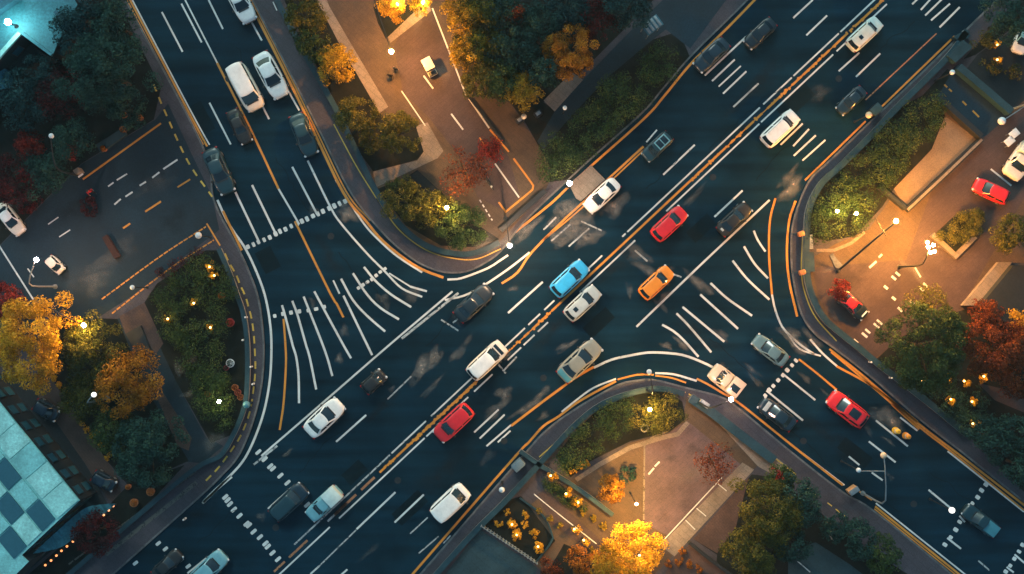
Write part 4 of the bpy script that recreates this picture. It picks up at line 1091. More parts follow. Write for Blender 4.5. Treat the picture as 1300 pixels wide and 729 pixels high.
place('sedan', 'cream', 12, 278, 48, -52, 'cream sedan cut by the left edge on the driveway', roof='white', z=Z2)
place('micro', 'cream', 69, 336, 26, -45, 'tiny cream car next to the lit lamp on the driveway', z=Z2)
place('micro', 'black', 474, 485, 34, UP, 'small black car right below the long white line', wpx=19)
place('micro', 'deepblue', 58, 521, 34, -30, 'small dark blue car in the yard by the middle of the brown path', z=Z1)
place('micro', 'deepblue', 131, 611, 32, -30, 'small dark blue car at the bottom end of the brown path', z=Z2)
place('pickup', 'darkteal', 1246.5, 662, 54, CU, 'dark teal pickup at the dotted line of the lower right road', 'pickup truck')
place('pickup', 'paleteal', 411, 640, 54, DN, 'pale teal pickup with a boxed bed, next to the dark blue car on the crossing', 'pickup truck', wpx=22, extra='box')
place('pickup', 'tan', 922, 483, 46, 142, 'tan van with a dark roof panel at the tip of the rounded kerb', 'van', wpx=25, extra='tanbox')
place('pickup', 'cream', 1297, 204, 52, 235, 'cream truck with a white box cut by the right edge', 'truck', wpx=28, z=Z3, extra='box')

def open_bed(root, kd):
    """pickup bed: side walls, tailgate and a dark floor"""
    bbox_obj('cargo_floor', BLACKP, root, -1.62, 0, .99, 1.72, 1.56, .04, b=0)
for root, kd, ex in LATE:
    L, W, zb, zr, xw, xwt, xrt, xr = KINDS[kd][:8]
    xm = (xwt + xrt) / 2
    if ex == 'frame':
        for sx in (.42, -.42): bbox_obj('roof_panel', GLASS, root, xm + sx, 0, zr + .065, .62, 1.0, .03)
        bm = bmesh.new()
        for (cx, cy, sx, sy) in ((0, .62, 1.9, .14), (0, -.62, 1.9, .14), (.88, 0, .14, 1.1), (-.88, 0, .14, 1.1), (0, 0, .10, 1.1)): box(bm, xm + cx, cy, zr + .07, sx, sy, .06)
        obj('roof_frame', bm, PAINT['paleteal'], root)
    elif ex == 'sunroof':
        bbox_obj('sunroof', GLASS, root, xm + .05, 0, zr + .045, 1.05, .86, .02)
    elif ex == 'rails': add_rails(root, kd, GREYMETAL)
    elif ex == 'mark': bbox_obj('sunroof', GLASS, root, xm - .35, .05, zr + .05, .45, .5, .02)
    elif ex == 'spot': bbox_obj('glow_spot_panel', PAINT['silver'], root, -1.95, .1, .95, .26, .42, .02, 0, .05)  # pale panel painting the glowing spot on the tail
    elif ex == 'bonnet': bbox_obj('bonnet', PAINT['silver'], root, 1.5, 0, .93, .5, 1.2, .03)
    elif ex == 'hood': bbox_obj('bonnet_vent', GLASS, root, 1.72, 0, 1.03, .36, 1.35, .03)
    elif ex == 'streak': bbox_obj('bonnet_stripe', PAINT['white'], root, 1.9, .1, .88, .18, 1.0, .03)
    elif ex == 'twotone': bbox_obj('boot_lid', PAINT['teal'], root, -1.98, 0, .95, .5, 1.45, .03)
    if kd == 'pickup':
        if ex in ('box', 'tanbox'):
            m = PAINT['mint'] if ex == 'box' else PAINT['tan']
            bbox_obj('cargo_box', m, root, -1.55, 0, 1.42, 1.95, 1.86, 1.05, b=.08)
            if ex == 'tanbox': bbox_obj('roof_hatch', GLASS, root, -1.5, .15, 1.955, 1.35, .7, .03)
        else:
            bbox_obj('bed_cover', PAINT['teal'], root, -1.58, 0, 1.02, 1.7, 1.5, .06, b=.03)

# ------------------------------------------------------------------ walls, fences, buildings
def wall(name, label, cat, pts, wd, h, m, cap=None, smooth=True, z=KH, capw=None):
    P = gp(pts, h * .5)
    if smooth: P = smooth_line(P, 0.5)
    c = P[len(P) // 2]
    root = tag(empty(name, (c[0], c[1], z)), label, cat)
    Q = [(x - c[0], y - c[1]) for x, y in P]
    bm = bmesh.new(); wall_strip(bm, Q, wd, -.1, h - (.07 if cap else 0)); obj('wall_body', bm, m, root)
    if cap:
        bm = bmesh.new(); wall_strip(bm, Q, capw or wd * 1.25, h - .07, h); obj('coping', bm, cap, root)
    return root

wall('low_wall', 'long teal coped low wall between north shrub beds and the brown sidewalk', 'wall', [(338, -30), (352, 0), (388, 70), (428, 140), (450, 186), (482, 250), (510, 287), (540, 311), (576, 322), (605, 321), (634, 308)], .45, .6, CONC, TEALSTONE)
wall('low_wall', 'teal coped low wall following the long curved west sidewalk', 'wall', [(279, 316), (292, 346), (303, 377), (310, 398), (314, 425), (315.5, 453), (315, 486), (313, 508), (307.6, 528), (297, 552), (281, 578), (259, 588), (219, 618), (88, 729), (60, 752)], .38, .6, CONC, TEALSTONE)
wall('low_wall', 'teal coped low wall curving round the east plaza', 'wall', [(1226, 40), (1200, 75), (1131.7, 143), (1105, 172), (1066, 211), (1042, 233), (1027, 262), (1023, 294), (1023, 346), (1031, 379), (1045, 404), (1066, 423), (1090, 442), (1110, 459), (1176, 510), (1227, 552)], .5, .6, CONC, TEALSTONE)
wall('low_wall', 'teal coped low wall curving round the south hedge arc', 'wall', [(548, 735), (600, 677), (641, 636), (684, 589), (723, 546), (754, 519), (784, 504), (822, 494), (846, 494), (868, 500)], .45, .6, CONC, TEALSTONE)
wall('low_wall', 'straight teal low wall below the lit street lamp on the south block', 'wall', [(876, 505), (900, 521), (940, 552), (982, 584)], .75, .6, CONC, TEALSTONE, smooth=False)
wall('low_wall', 'short teal cross wall from the kerb to the south plaza', 'wall', [(660, 572), (684, 589), (722, 612), (752, 633), (778, 653)], .35, .6, CONC, TEALSTONE, smooth=False)
wall('low_wall', 'thin stone border with rounded corner round the yellow shrub bed', 'wall', [(660, 632), (690, 655), (702, 683), (697, 692), (680, 714)], .16, .3, TEALSTONE)
wall('low_wall', 'dark teal wall across the yard in the top right', 'wall', [(1214, 86), (1246, 113), (1281, 143)], .7, 1.0, TEALSTONE, smooth=False)
wall('low_wall', 'dark wall at the upper end of the orange court', 'wall', [(1190, 126), (1212, 146), (1243, 174)], .5, 1.0, BLACKP, smooth=False)
wall('low_wall', 'dark wall with pale coping on the long side of the orange court', 'wall', [(1150, 267), (1196, 224), (1244, 178)], .55, .7, YARD, PALE, smooth=False, capw=.25)
wall('low_wall', 'short dark wall at the lower end of the orange court', 'wall', [(1116, 238), (1148, 265)], .4, .7, YARD, smooth=False)
wall('low_wall', 'dark brown wall beside the courtyard and the pale walkway', 'wall', [(874, 688), (900, 709), (930, 731)], .3, .6, YARD, smooth=False)
wall('barrier', 'long black barrier bar on the pavement corner under the bright lamp', 'barrier', [(692, 243), (664, 268), (636, 293)], .5, .8, BLACKP, smooth=False)
wall('railing_wall', 'dark wall edge bordering the golf cart lane and the park', 'wall', [(594, 122), (608, 140), (640, 182)], .2, .5, YARD, smooth=False)
def closed_planter(label, pts, wd, h, m, name='planter', sides=None):
    P = gp(pts, h)
    c = (sum(p[0] for p in P) / len(P), sum(p[1] for p in P) / len(P))
    Q = [(x - c[0], y - c[1]) for x, y in P]
    root = tag(empty(name, (c[0], c[1], KH)), label, 'planter')
    bm = bmesh.new(); poly_slab(bm, Q, -.1, h * .55); obj('soil', bm, SOIL, root)
    n = len(Q)
    for i in (sides or range(n)):
        a, b = np.array(Q[i]), np.array(Q[(i + 1) % n])
        d = (b - a) / np.linalg.norm(b - a)
        bm = bmesh.new(); wall_strip(bm, [tuple(a - d * wd * .48), tuple(b - d * wd * .52)], wd, -.1, h + .004 * i); bev(bm, .03); obj('edge_stone', bm, m, root)
closed_planter('pale stone edged planter bed on the east plaza', [(1186, 300), (1213, 325), (1240, 298), (1248, 280), (1236, 268), (1211, 276)], .5, .45, PALE, sides=(0, 1))

# picket fence
root = tag(empty('fence', (*g(646, 692), KH)), 'pale blue picket fence between teal paving and yellow shrub bed', 'fence')
A, B = g(611, 668, 1), g(682, 716, 1); ox, oy = g(646, 692)
bm = bmesh.new(); tube(bm, [(A[0] - ox, A[1] - oy, .95), (B[0] - ox, B[1] - oy, .95)], .045, 8); obj('rail', bm, GREYMETAL, root)
bm = bmesh.new(); tube(bm, [(A[0] - ox, A[1] - oy, .15), (B[0] - ox, B[1] - oy, .15)], .04, 8); obj('rail', bm, GREYMETAL, root)
for i in range(19):
    t = i / 18
    x, y = A[0] + (B[0] - A[0]) * t - ox, A[1] + (B[1] - A[1]) * t - oy
    bm = bmesh.new(); box(bm, x, y, .5, .07, .16, 1.15, -.6); obj('picket', bm, GREYMETAL, root)

ROOF_C = surf('teal_lit_roof_slab', (0.20, 0.49, 0.49), 0.6, 0.5, 0.32, 5.0, 0.05)  # white roof with the teal light put into its colour
ROOF_L = surf('pale_teal_lit_roof_slab', (0.31, 0.62, 0.59), 0.6, 0.7, 0.28, 5.0, 0.05)  # lighter slabs, teal light in their colour as well
ROOF_B = surf('blue_roof_metal', (0.030, 0.105, 0.150), 0.45, 0.4, 0.3, 5.0)
SKYL = plain('skylight_glass', (0.030, 0.110, 0.150), 0.2, 0.0, 0.5)
WALLM = surf('dark_facade', (0.020, 0.024, 0.028), 0.8, 0.5, 0.3)
ROOF_T = surf('teal_flat_roof', (0.050, 0.20, 0.25), 0.65, 0.25, 0.35, 4.0, 0.05)
def prism(name, label, pts, h, wall_m, roof_m, windows=()):
    P = gp(pts, h)
    c = (sum(p[0] for p in P) / len(P), sum(p[1] for p in P) / len(P))
    Q = [(x - c[0], y - c[1]) for x, y in P]
    root = tag(empty(name, (c[0], c[1], 0)), label, 'building')
    bm = bmesh.new(); poly_slab(bm, Q, 0, h - .12); obj('wall', bm, wall_m, root)
    Q2 = [(x * 1.004, y * 1.004) for x, y in Q]
    bm = bmesh.new(); poly_slab(bm, Q2, h - .12, h); obj('roof', bm, roof_m, root)
    for (i, n) in windows:
        a, b = np.array(Q[i]), np.array(Q[(i + 1) % len(Q)])
        L = np.linalg.norm(b - a); d = (b - a) / L
        rz = math.atan2(d[1], d[0])
        k = max(1, int(L / 1.8))
        for j in range(k):
            q = a + d * (j + .5) * L / k
            for zz in n:
                f = bbox_obj('window', METAL, root, q[0], q[1], zz, 1.1, .14, 1.2, rz, .02)
                bbox_obj('pane', SKYL, f, q[0], q[1], zz, .95, .18, 1.05, rz, 0)
    return root, c
def on_roof(root, c, name, pts, h, m, t=.1):
    P = [(x - c[0], y - c[1]) for x, y in gp(pts, h)]
    bm = bmesh.new(); poly_slab(bm, P, h - .02, h + t); obj(name, bm, m, root)
b1, c1 = prism('office_building', 'cyan lit building with a chequered panel roof in the lower left corner', [(-70, 426), (0, 512), (100.5, 635.5), (27, 705), (36, 713), (4, 745), (-70, 800), (-220, 800), (-220, 560)], 4.2, WALLM, ROOF_C, [(0, (1.2, 3.0)), (1, (1.2, 3.0)), (2, (1.2, 3.0))])
for k, (a, b) in enumerate(((0, .16), (.165, .33), (.335, .49), (.495, .66), (.665, .83), (.835, .995))):
    e0, e1 = np.array((-20, 487.5)), np.array((100.5, 635.5)); off = np.array((-26, 22.5))
    on_roof(b1, c1, 'roof_panel', [tuple(e0 + (e1 - e0) * a), tuple(e0 + (e1 - e0) * b), tuple(e0 + (e1 - e0) * b + off), tuple(e0 + (e1 - e0) * a + off)], 4.2, ROOF_L if k % 3 else ROOF_C, .07 + .006 * k)
ux, vx = np.array((.632, .775)), np.array((-.722, .692))
O = np.array((100.5, 635.5)) + vx * 37 - ux * 3
for a in range(6):
    for b in range(4):
        p0 = O - ux * (34 * a + 1.0) + vx * (25 * b + 1.0)
        p1 = O - ux * (34 * (a + 1) - 1.0) + vx * (25 * (b + 1) - 1.0)
        if b * 25 + 37 > 99 or a + b * .2 > 5.6: continue
        q = [tuple(p0), tuple(p0 - ux * 32), tuple(p1), tuple(p0 + vx * 23)]
        dark = (a + b) % 2 == 0
        on_roof(b1, c1, 'skylight' if dark else 'roof_panel', q, 4.2, SKYL if dark else (ROOF_L, ROOF_C)[a % 2], .11 + .002 * (a * 4 + b))
# striped canopy
root = tag(empty('canopy', (*g(92, 668, 2.5), KH)), 'blue striped ribbed canopy beside the chequered roof building', 'canopy')
ox, oy = g(92, 668, 2.5)
EA = smooth_line([g(*p, 2.5) for p in ((41.7, 703), (72, 675), (105, 647), (125, 641), (146, 639))], .16); EB = smooth_line([g(*p, 2.5) for p in ((44, 703.5), (75, 696), (95, 682), (120, 662), (146, 640.5))], .16)
n = min(len(EA), len(EB))
bm = bmesh.new(); rows = []
for i in range(n):
    a, b = EA[int(i * (len(EA) - 1) / (n - 1))], EB[int(i * (len(EB) - 1) / (n - 1))]
    z = 2.4 + .09 * math.sin(i * 1.25)
    rows.append([bm.verts.new((a[0] + (b[0] - a[0]) * t / 4 - ox, a[1] + (b[1] - a[1]) * t / 4 - oy, z - .25 * t / 4)) for t in range(5)])
for a, b in zip(rows, rows[1:]):
    for k in range(4): bm.faces.new((a[k], a[k + 1], b[k + 1], b[k]))
bmesh.ops.solidify(bm, geom=bm.faces[:], thickness=.04)
obj('ribbed_roof', bm, surf('canopy_metal', (.11, .36, .43), .4, .6, .3, 5.0, metal=.2), root)
for p in ((60, 690), (92, 672), (122, 652)):
    q = g(*p); bm = bmesh.new(); tube(bm, [(q[0] - ox, q[1] - oy, -.1), (q[0] - ox, q[1] - oy, 2.3)], .06, 8); obj('post', bm, GREYMETAL, root)
b2, c2 = prism('flat_roof_building', 'building with a teal flat roof and a cyan floodlight in the top left corner', [(-90, -60), (60, -60), (98, 6), (86, 26), (66, 71), (28, 43), (-2, 77), (-90, 130)], 5.0, WALLM, ROOF_T, [(1, (1.5, 3.6)), (3, (1.5, 3.6)), (4, (1.5, 3.6)), (5, (1.5, 3.6))])
on_roof(b2, c2, 'roof_housing', [(-60, -40), (29, 0), (0, 20), (-60, 60)], 5.0, ROOF_B, .9)
on_roof(b2, c2, 'parapet', [(24, 41), (28, 44), (-2, 78), (-6, 74)], 5.0, ROOF_L, .25)
on_roof(b2, c2, 'parapet', [(28, 44), (66, 72), (68, 69), (31, 41)], 5.0, ROOF_T, .3)
for i in range(3): on_roof(b2, c2, 'vent_slat', [(70 + i * 5, 17 + i * 4), (73 + i * 5, 14 + i * 4), (86 + i * 4, 31 + i * 2), (83 + i * 4, 34 + i * 2)], 5.0, ROOF_B, .35 + .01 * i)
prism('low_annex', 'dark low annex filling the notch below the teal flat roof', [(26, 46), (60, 71), (16, 95), (-60, 60), (-60, 110)], 2.6, WALLM, YARD)
prism('low_annex', 'small cyan roofed annex at the left edge under the dark notch', [(-60, 50), (18, 94), (13, 111), (-60, 128)], 2.9, WALLM, ROOF_T)
prism('flat_roof_building', 'dark flat roofed block behind the pale ledge at the right edge', [(1243, 391), (1287, 337), (1380, 337), (1380, 425), (1264, 406)], 1.6, WALLM, YARD)
def ledge(name, label, cat, pts, h, m):
    P = gp(pts, h); c = P[0]
    bm = bmesh.new(); poly_slab(bm, [(x - c[0], y - c[1]) for x, y in P], -.1, h); bev(bm, .03, 1)
    o = obj(name, bm, m); o.location = (c[0], c[1], KH)
    return tag(o, label, cat)
ledge('stone_ledge', 'pale orange stone ledge slanting towards the rust red tree', 'ledge', [(1221, 388), (1267, 333), (1284.5, 333), (1241.5, 388)], .55, PALE)
ledge('deck', 'teal rectangular deck beside the upper right sidewalk end', 'deck', [(1202, 71), (1222, 51), (1234, 60), (1213, 80)], .9, TEALSTONE)
ledge('deck', 'smaller teal deck beyond the rectangular one', 'deck', [(1210, 47), (1224, 39), (1232, 46), (1219, 54)], .6, TEALSTONE)
ledge('stone_slab', 'black stone slab sunk in the brick path of the west block', 'slab', [(160, 424), (179, 413), (193, 447), (176, 452)], .25, BLACKP)
ledge('stone_slab', 'dark slab between plaza path and rounded corner bed', 'slab', [(512, 228), (531, 217), (556, 241), (540, 246)], .12, YARD)
ledge('panel_bench', 'pale blue panel bench between the two orange lantern posts', 'bench', [(1021, 298), (1031, 298), (1032, 316), (1021, 316)], .5, GREYMETAL)
ledge('panel_bench', 'teal panel bench below the pale blue one', 'bench', [(1023, 320), (1033, 320), (1034, 345), (1024, 345)], .5, TEALSTONE)
ledge('rust_bench', 'rust red bench standing alone on the driveway', 'bench', [(130, 302), (136, 298), (153, 325), (146, 329)], .45, surf('rusty_metal', (.045, .017, .012), .85, 1.5, .5))
ledge('long_bench', 'long dark bench behind the four terracotta pots', 'bench', [(122, 184), (156, 163), (161, 171), (128, 194)], .5, surf('dark_bench', (.014, .03, .038), .7, 1.0, .3))
ledge('utility_plate', 'white oval base plate at the foot of the tall east lamp', 'plate', [(1053, 324), (1057, 321), (1061, 328), (1070, 337), (1066, 341), (1060, 340)], .12, KERB)

# ------------------------------------------------------------------ lamps
def lamp_c(name, c, s): return lamp_mat(name, c, s)
E_ORANGE = lamp_c('sodium_lamp', (1.0, .40, .065), 5600)
E_ORANGE2 = lamp_c('bright_sodium_lamp', (1.0, .40, .065), 9800)
E_GOLD = lamp_c('golden_lamp', (1.0, .56, .14), 1800)
E_WARM = lamp_c('warm_white_lamp', (1.0, .57, .44), 1400)
E_WARM2 = lamp_c('bright_warm_lamp', (1.0, .60, .33), 5500)
E_GARDEN = lamp_c('garden_lamp_glow', (1.0, .52, .10), 5)
E_SMALL = lamp_c('small_orange_glow', (1.0, .30, .03), 1.6)
E_CYAN = lamp_c('cyan_floodlight', (.55, 1.0, .92), 170)
E_SOFT = lamp_c('soft_white_globe', (1.0, .93, .82), 1.2)
GLOBE = plain('opal_globe', (.62, .66, .68), .3)
GLOBE_T = plain('tan_globe', (.62, .46, .30), .35)

def street_lamp(base, head, h, r, em, label, pole=METAL, branch=None, name='street_lamp', bend=.75, multi=None, raked=False):
    b = g(*base, 0); hd = g(*head, h)
    root = tag(empty(name, (b[0], b[1], KH)), label, 'street lamp')
    dx, dy = hd[0] - b[0], hd[1] - b[1]
    L = math.hypot(dx, dy) + 1e-6
    bm = bmesh.new(); tube(bm, [(0, 0, -.1), (0, 0, .12), (0, 0, .14), (0, 0, .5)], [.24, .24, .15, .12], 14); obj('base', bm, pole, root)
    if raked:
        bm = bmesh.new(); tube(bm, [(0, 0, .1), (dx * .5, dy * .5, h * .5), (dx * .97, dy * .97, h)], [.13, .11, .07], 12); obj('pole', bm, pole, root)
    bm = bmesh.new(); tube(bm, [(0, 0, .45), (0, 0, h * .5), (dx * .02, dy * .02, h * bend)], [.11, .09, .075], 12)
    obj('pole', bm, pole, root) if not raked else bm.free()
    bm = bmesh.new()
    tube(bm, [(dx * .02, dy * .02, h * bend - .05), (dx * .12, dy * .12, h * (bend + (1 - bend) * .55)), (dx * .4, dy * .4, h * (bend + (1 - bend) * .85)), (dx * .8, dy * .8, h + .06), (dx * (1 - .7 * r / L), dy * (1 - .7 * r / L), h + .06)], [.075, .07, .06, .05, .05], 10)
    obj('arm', bm, pole, root) if not raked else bm.free()
    for (ox, oy) in (multi or [(0, 0)]):
        bm = bmesh.new(); ball(bm, (dx + ox, dy + oy, h), r, 3, .92); gl = obj('lamp_globe', bm, em, root)
        bm = bmesh.new(); tube(bm, [(dx + ox, dy + oy, h - r * 1.15), (dx + ox, dy + oy, h - r * .8)], [r * .5, r * .62], 12); obj('collar', bm, pole, gl)
    if branch:
        e = g(*branch, h * .9)
        bm = bmesh.new(); tube(bm, [(dx * .7, dy * .7, h * .98), (e[0] - b[0], e[1] - b[1], h * .95)], [.045, .03], 8); obj('side_arm', bm, pole, root)
    return root

def bulb(root, loc, watt, rad, c=(1.0, .55, .13)):
    """the light that lamp throws"""
    l = bpy.data.lights.new('lamp_light', 'POINT')
    l.energy = watt; l.color = c; l.shadow_soft_size = rad
    o = bpy.data.objects.new('lamp_light', l); COL.objects.link(o); o.parent = root; o.location = loc
    return o

def post_lamp(px, py, h, r, em, label, name='globe_lamp', cat='street lamp'):
    x, y = g(px, py, h)
    root = tag(empty(name, (x, y, KH)), label, cat)
    bm = bmesh.new(); tube(bm, [(0, 0, -.1), (0, 0, .1), (0, 0, .12), (0, 0, h - r * 1.1), (0, 0, h - r * .85)], [.14, .14, .06, .05, r * .55], 12); obj('pole', bm, METAL, root)
    bm = bmesh.new(); ball(bm, (0, 0, h - KH), r, 3, .95); obj('lamp_globe', bm, em, root)
    return root

street_lamp((478, -2), (497, 66), 7.0, .20, E_ORANGE2, 'tall lit lamp on a curved pole over the north plaza')
street_lamp((1063, 344), (1137, 281), 7.5, .20, E_ORANGE2, 'tall lit lamp on a long raked mast over the east plaza', METAL, (1108, 276), raked=True)
street_lamp((1141, 339), (1178, 314), 6.5, .15, E_ORANGE, 'lamp with a cluster of bright globes beside the stone planter', multi=[(0, 0), (.45, .2), (.2, -.5), (.55, -.4), (-.1, .45)])
street_lamp((71, 364), (47, 330), 6.5, .21, E_WARM, 'lit lamp on a pale pole next to the tiny cream car', CONC)
street_lamp((82, 384), (107, 413), 5.5, .2, E_GOLD, 'lit orange lamp at the edge of the olive tree')
street_lamp((137, 505), (120, 501), 5.6, .25, E_SOFT, 'white headed lamp with a bluish arm between the west trees', GREYMETAL)
street_lamp((102, 224), (66, 173), 6.0, .25, GLOBE, 'unlit white globe lamp leaning over the red tree')
street_lamp((642, 278), (647, 312), 6.5, .20, E_WARM2, 'lit lamp at the sharp pavement corner by the black barrier')
street_lamp((886, 510), (928, 507), 6.5, .21, E_WARM, 'lit lamp reaching over the road near the tan van')
street_lamp((820, 494), (824, 472), 6.0, .25, GLOBE, 'unlit grey lamp at the top of the curved south wall')
street_lamp((1095, 626), (1121, 578), 7.0, .3, GLOBE_T, 'tan globe lamp on a bent arm over the lower right road', GREYMETAL, (1090, 597))
street_lamp((1281, 140), (1271, 154), 4.5, .38, GLOBE, 'large white oval lamp beside the white square tables', GREYMETAL)
post_lamp(252, 299, 4.0, .32, GLOBE, 'big white globe lamp at the driveway corner inside the dotted orange lines')
post_lamp(168, 365, 4.0, .23, GLOBE, 'white globe lamp at the head of the brick path')
post_lamp(1208.5, 648, 5.0, .30, E_SOFT, 'bright white globe lamp standing in the lower right road')
post_lamp(1090, 597, 5.0, .24, GLOBE, 'grey globe lamp between the short lane lines of the lower right road')
post_lamp(637, 622, 4.0, .28, GLOBE, 'white globe lamp at the bend of the south sidewalk')
post_lamp(717, 137, 3.0, .22, GLOBE, 'white globe lamp between the tall hedge and the park path')
post_lamp(665, 148, 3.0, .27, GLOBE_T, 'cream globe lamp under the yellow park tree')
post_lamp(1103, 146, 4.0, .32, GLOBE_T, 'tan globe lamp at the start of the upper right kerb island')
post_lamp(1209, 92, 4.0, .26, GLOBE, 'white globe lamp at the end of the dark teal yard wall')
post_lamp(723, 233, 3.5, .24, lamp_c('kerb_lamp', (1.0, .68, .44), 420), 'white globe lamp beside the pale paving patch at the kerb')
post_lamp(313, 514, 2.0, .36, plain('teal_globe', (.08, .24, .28), .35), 'teal globe on the west wall beside the red pots', 'globe_lamp')
post_lamp(1261, 514, 1.2, .22, GLOBE, 'grey globe post on the east wall below the garden lamps') if False else None
# lamps standing in the hedges; those at the golden tree are added to light it
for (px, py, h, r, em, lb) in ((567, 264, 4.5, .17, E_GOLD, 'glowing lamp among the olive trees of the rounded corner bed'), (825, 520, 3.2, .17, E_GOLD, 'glowing lamp in the yellow-green hedge at the south tip'), (1063, 268, 3.0, .15, E_GOLD, 'left one of the two glowing lamps in the east hedge'),
                               (1087, 271, 3.0, .15, E_GOLD, 'right one of the two glowing lamps in the east hedge'), (278, 510, 2.8, .16, lamp_c('greenish_lamp', (1, .8, .32), 330), 'glowing lamp at the lower end of the west hedge'),
                               (505, 5, 2.4, .16, E_GOLD, 'glowing lamp in the small plaza bed by the golden tree'), (537, 3, 2.4, .15, E_GOLD, 'glowing lamp at the top edge beside the yellow tree')):
    post_lamp(px, py, h, r, em, lb, 'garden_lamp', 'garden lamp')
for (px, py, lb) in ((786, 690, 'added lamp post lighting the plaza side of the bright golden tree'), (812, 706, 'added lamp post lighting the right half of the bright golden tree')):
    r_ = post_lamp(px, py, 3.4, .16, E_GARDEN, lb, 'garden_lamp', 'garden lamp')  # added posts that light the golden tree
    bulb(r_, (0, 0, 4.0), 1000, .9, (1.0, .56, .18))  # point light added inside the crown so the leaves glow
r_ = post_lamp(808, 640, 5.4, .16, E_GARDEN, 'added lamp brightening the open paving just above the bright golden tree', 'garden_lamp', 'garden lamp')
bulb(r_, (0, 0, 5.9), 9000, .35, (1.0, .50, .11))  # added source that brightens the south plaza
gl = [(266, 339, 1.9, 'garden lamp in the top corner of the west hedge'), (272, 350, 1.9, 'garden lamp just under the topmost one of the west hedge'), (246, 385, 1.9, 'garden lamp in the upper middle of the west hedge'), (213, 405, 1.9, 'garden lamp on the brick path side of the west hedge'), (267, 416, 1.9, 'garden lamp in the west hedge beside the red pot'),
      (1170, 483, 1.3, 'first upper row garden lamp from the road, by the round tree'), (1200, 483, 1.3, 'second upper row garden lamp from the road, by the round tree'), (1224, 484, 1.3, 'third upper row garden lamp from the road, by the round tree'), (1249, 478, 1.3, 'garden lamp at the foot of the large rust red tree'),
      (1207, 507, 1.3, 'left garden lamp of the middle pair in the east bed'), (1234, 510, 1.3, 'right garden lamp of the middle pair in the east bed'), (1235, 538, 1.3, 'lowest garden lamp of the east bed'),
      (1266, 57, 1.7, 'upper yard lamp among the fairy lights'), (1266, 76, 1.7, 'lower yard lamp among the fairy lights'),
      (699, 604, 1.3, 'garden lamp nearest the kerb in the leafy border'), (718.5, 627, 1.3, 'garden lamp in the middle of the leafy border'), (734, 638, 1.3, 'garden lamp at the plaza end of the leafy border'), (729, 672, 1.1, 'larger path lamp on the purple footpath'), (741, 686, 1.1, 'path lamp nearest the golden tree on the purple footpath'), (650, 666, 1.1, 'garden lamp in the middle of the yellow shrub bed'), (683, 694, 1.1, 'garden lamp in the lower corner of the yellow shrub bed'), (656, 679, 1.1, 'garden lamp near the picket fence')]
for (px, py, h, lb) in gl:
    r_ = post_lamp(px, py, h, .11, E_GARDEN, lb, 'garden_lamp', 'garden lamp')
    bulb(r_, (0, 0, h + .15), 34, .12)
    shrub(px + RNG.uniform(-2.5, 2.5), py + RNG.uniform(-2.5, 2.5), RNG.uniform(5, 6.5), G_GOLD, 'golden plant around the ' + lb, h - .05, 'shrub', 'flowering_shrub', None, .13, 1.1)
bl = [(143.8, 642.5), (138, 648), (131.7, 654), (92.6, 687.5), (85, 693.7), (78, 699.4), (71.6, 705.5), (64.8, 711.7), (57.5, 717.6)]
for i, (px, py) in enumerate(bl):
    post_lamp(px, py, .7, .12, E_SMALL, 'small orange bollard light in the row beside the striped canopy', 'bollard_light', 'bollard light')['group'] = 'orange bollard lights by the canopy'
for i, (px, py, lb) in enumerate(((1016.5, 297, 'upper orange lantern post on the east kerb'), (1018, 346, 'lower orange lantern post on the east kerb'))):
    x, y = g(px, py, 1.2)
    root = tag(empty('lantern_post', (x, y, KH)), lb, 'lantern')
    bm = bmesh.new(); tube(bm, [(0, 0, -.1), (0, 0, .9)], .12, 10); obj('post', bm, METAL, root)
    bbox_obj('lantern', plain('orange_lantern', (.50, .17, .05), .4), root, 0, 0, 1.15, .62, .5, .55, .3, .08)
    bbox_obj('bracket', TEALSTONE, root, -.45, 0, .8, .6, .14, .12, 0, .02)
# cyan floodlight on the roof
x, y = g(10, 28, 6.6)
root = tag(empty('floodlight', (x, y, 5.0)), 'glaring cyan floodlight on the teal flat roof', 'floodlight')
bm = bmesh.new(); tube(bm, [(0, 0, -.05), (0, 0, .1), (0, 0, 1.45)], [.3, .08, .07], 10); obj('pole', bm, METAL, root)
bm = bmesh.new(); ball(bm, (0, 0, 1.6), .3, 3, .8); obj('lamp_globe', bm, E_CYAN, root)

# ------------------------------------------------------------------ small things
TERRA = plain('terracotta', (.34, .115, .035), .8)
REDP = plain('red_glaze', (.33, .03, .022), .4)
WHITEP = plain('white_paint', (.72, .72, .70), .5)
def pot(px, py, r, m, leafm, label, ring=False, name='flower_pot', group=None):
    x, y = g(px, py, .4)
    root = tag(empty(name, (x, y, KH)), label, 'flower pot', group)
    bm = bmesh.new(); tube(bm, [(0, 0, -.05), (0, 0, .42), (0, 0, .5)], [r * .72, r * .95, r * 1.05], 16, True); obj('pot', bm, m, root)
    n = 140
    d = RNG.normal(size=(n, 3)); d[:, 2] = abs(d[:, 2]); d /= np.linalg.norm(d, axis=1)[:, None]
    leaf_obj('foliage', d * np.array([r * .75, r * .75, r * .7]) + np.array([0, 0, .5]), d, .11, leafm, root)
for (px, py, lb) in ((158, 146.5, 'topmost of the terracotta pots by the dark green tree'), (178, 150, 'terracotta pot nearest the yellow dashed line'), (157, 165, 'terracotta pot at the upper end of the long dark bench'), (132, 189, 'terracotta pot at the lower end of the long dark bench')):
    pot(px, py, .34, TERRA, G_ORAN, lb)
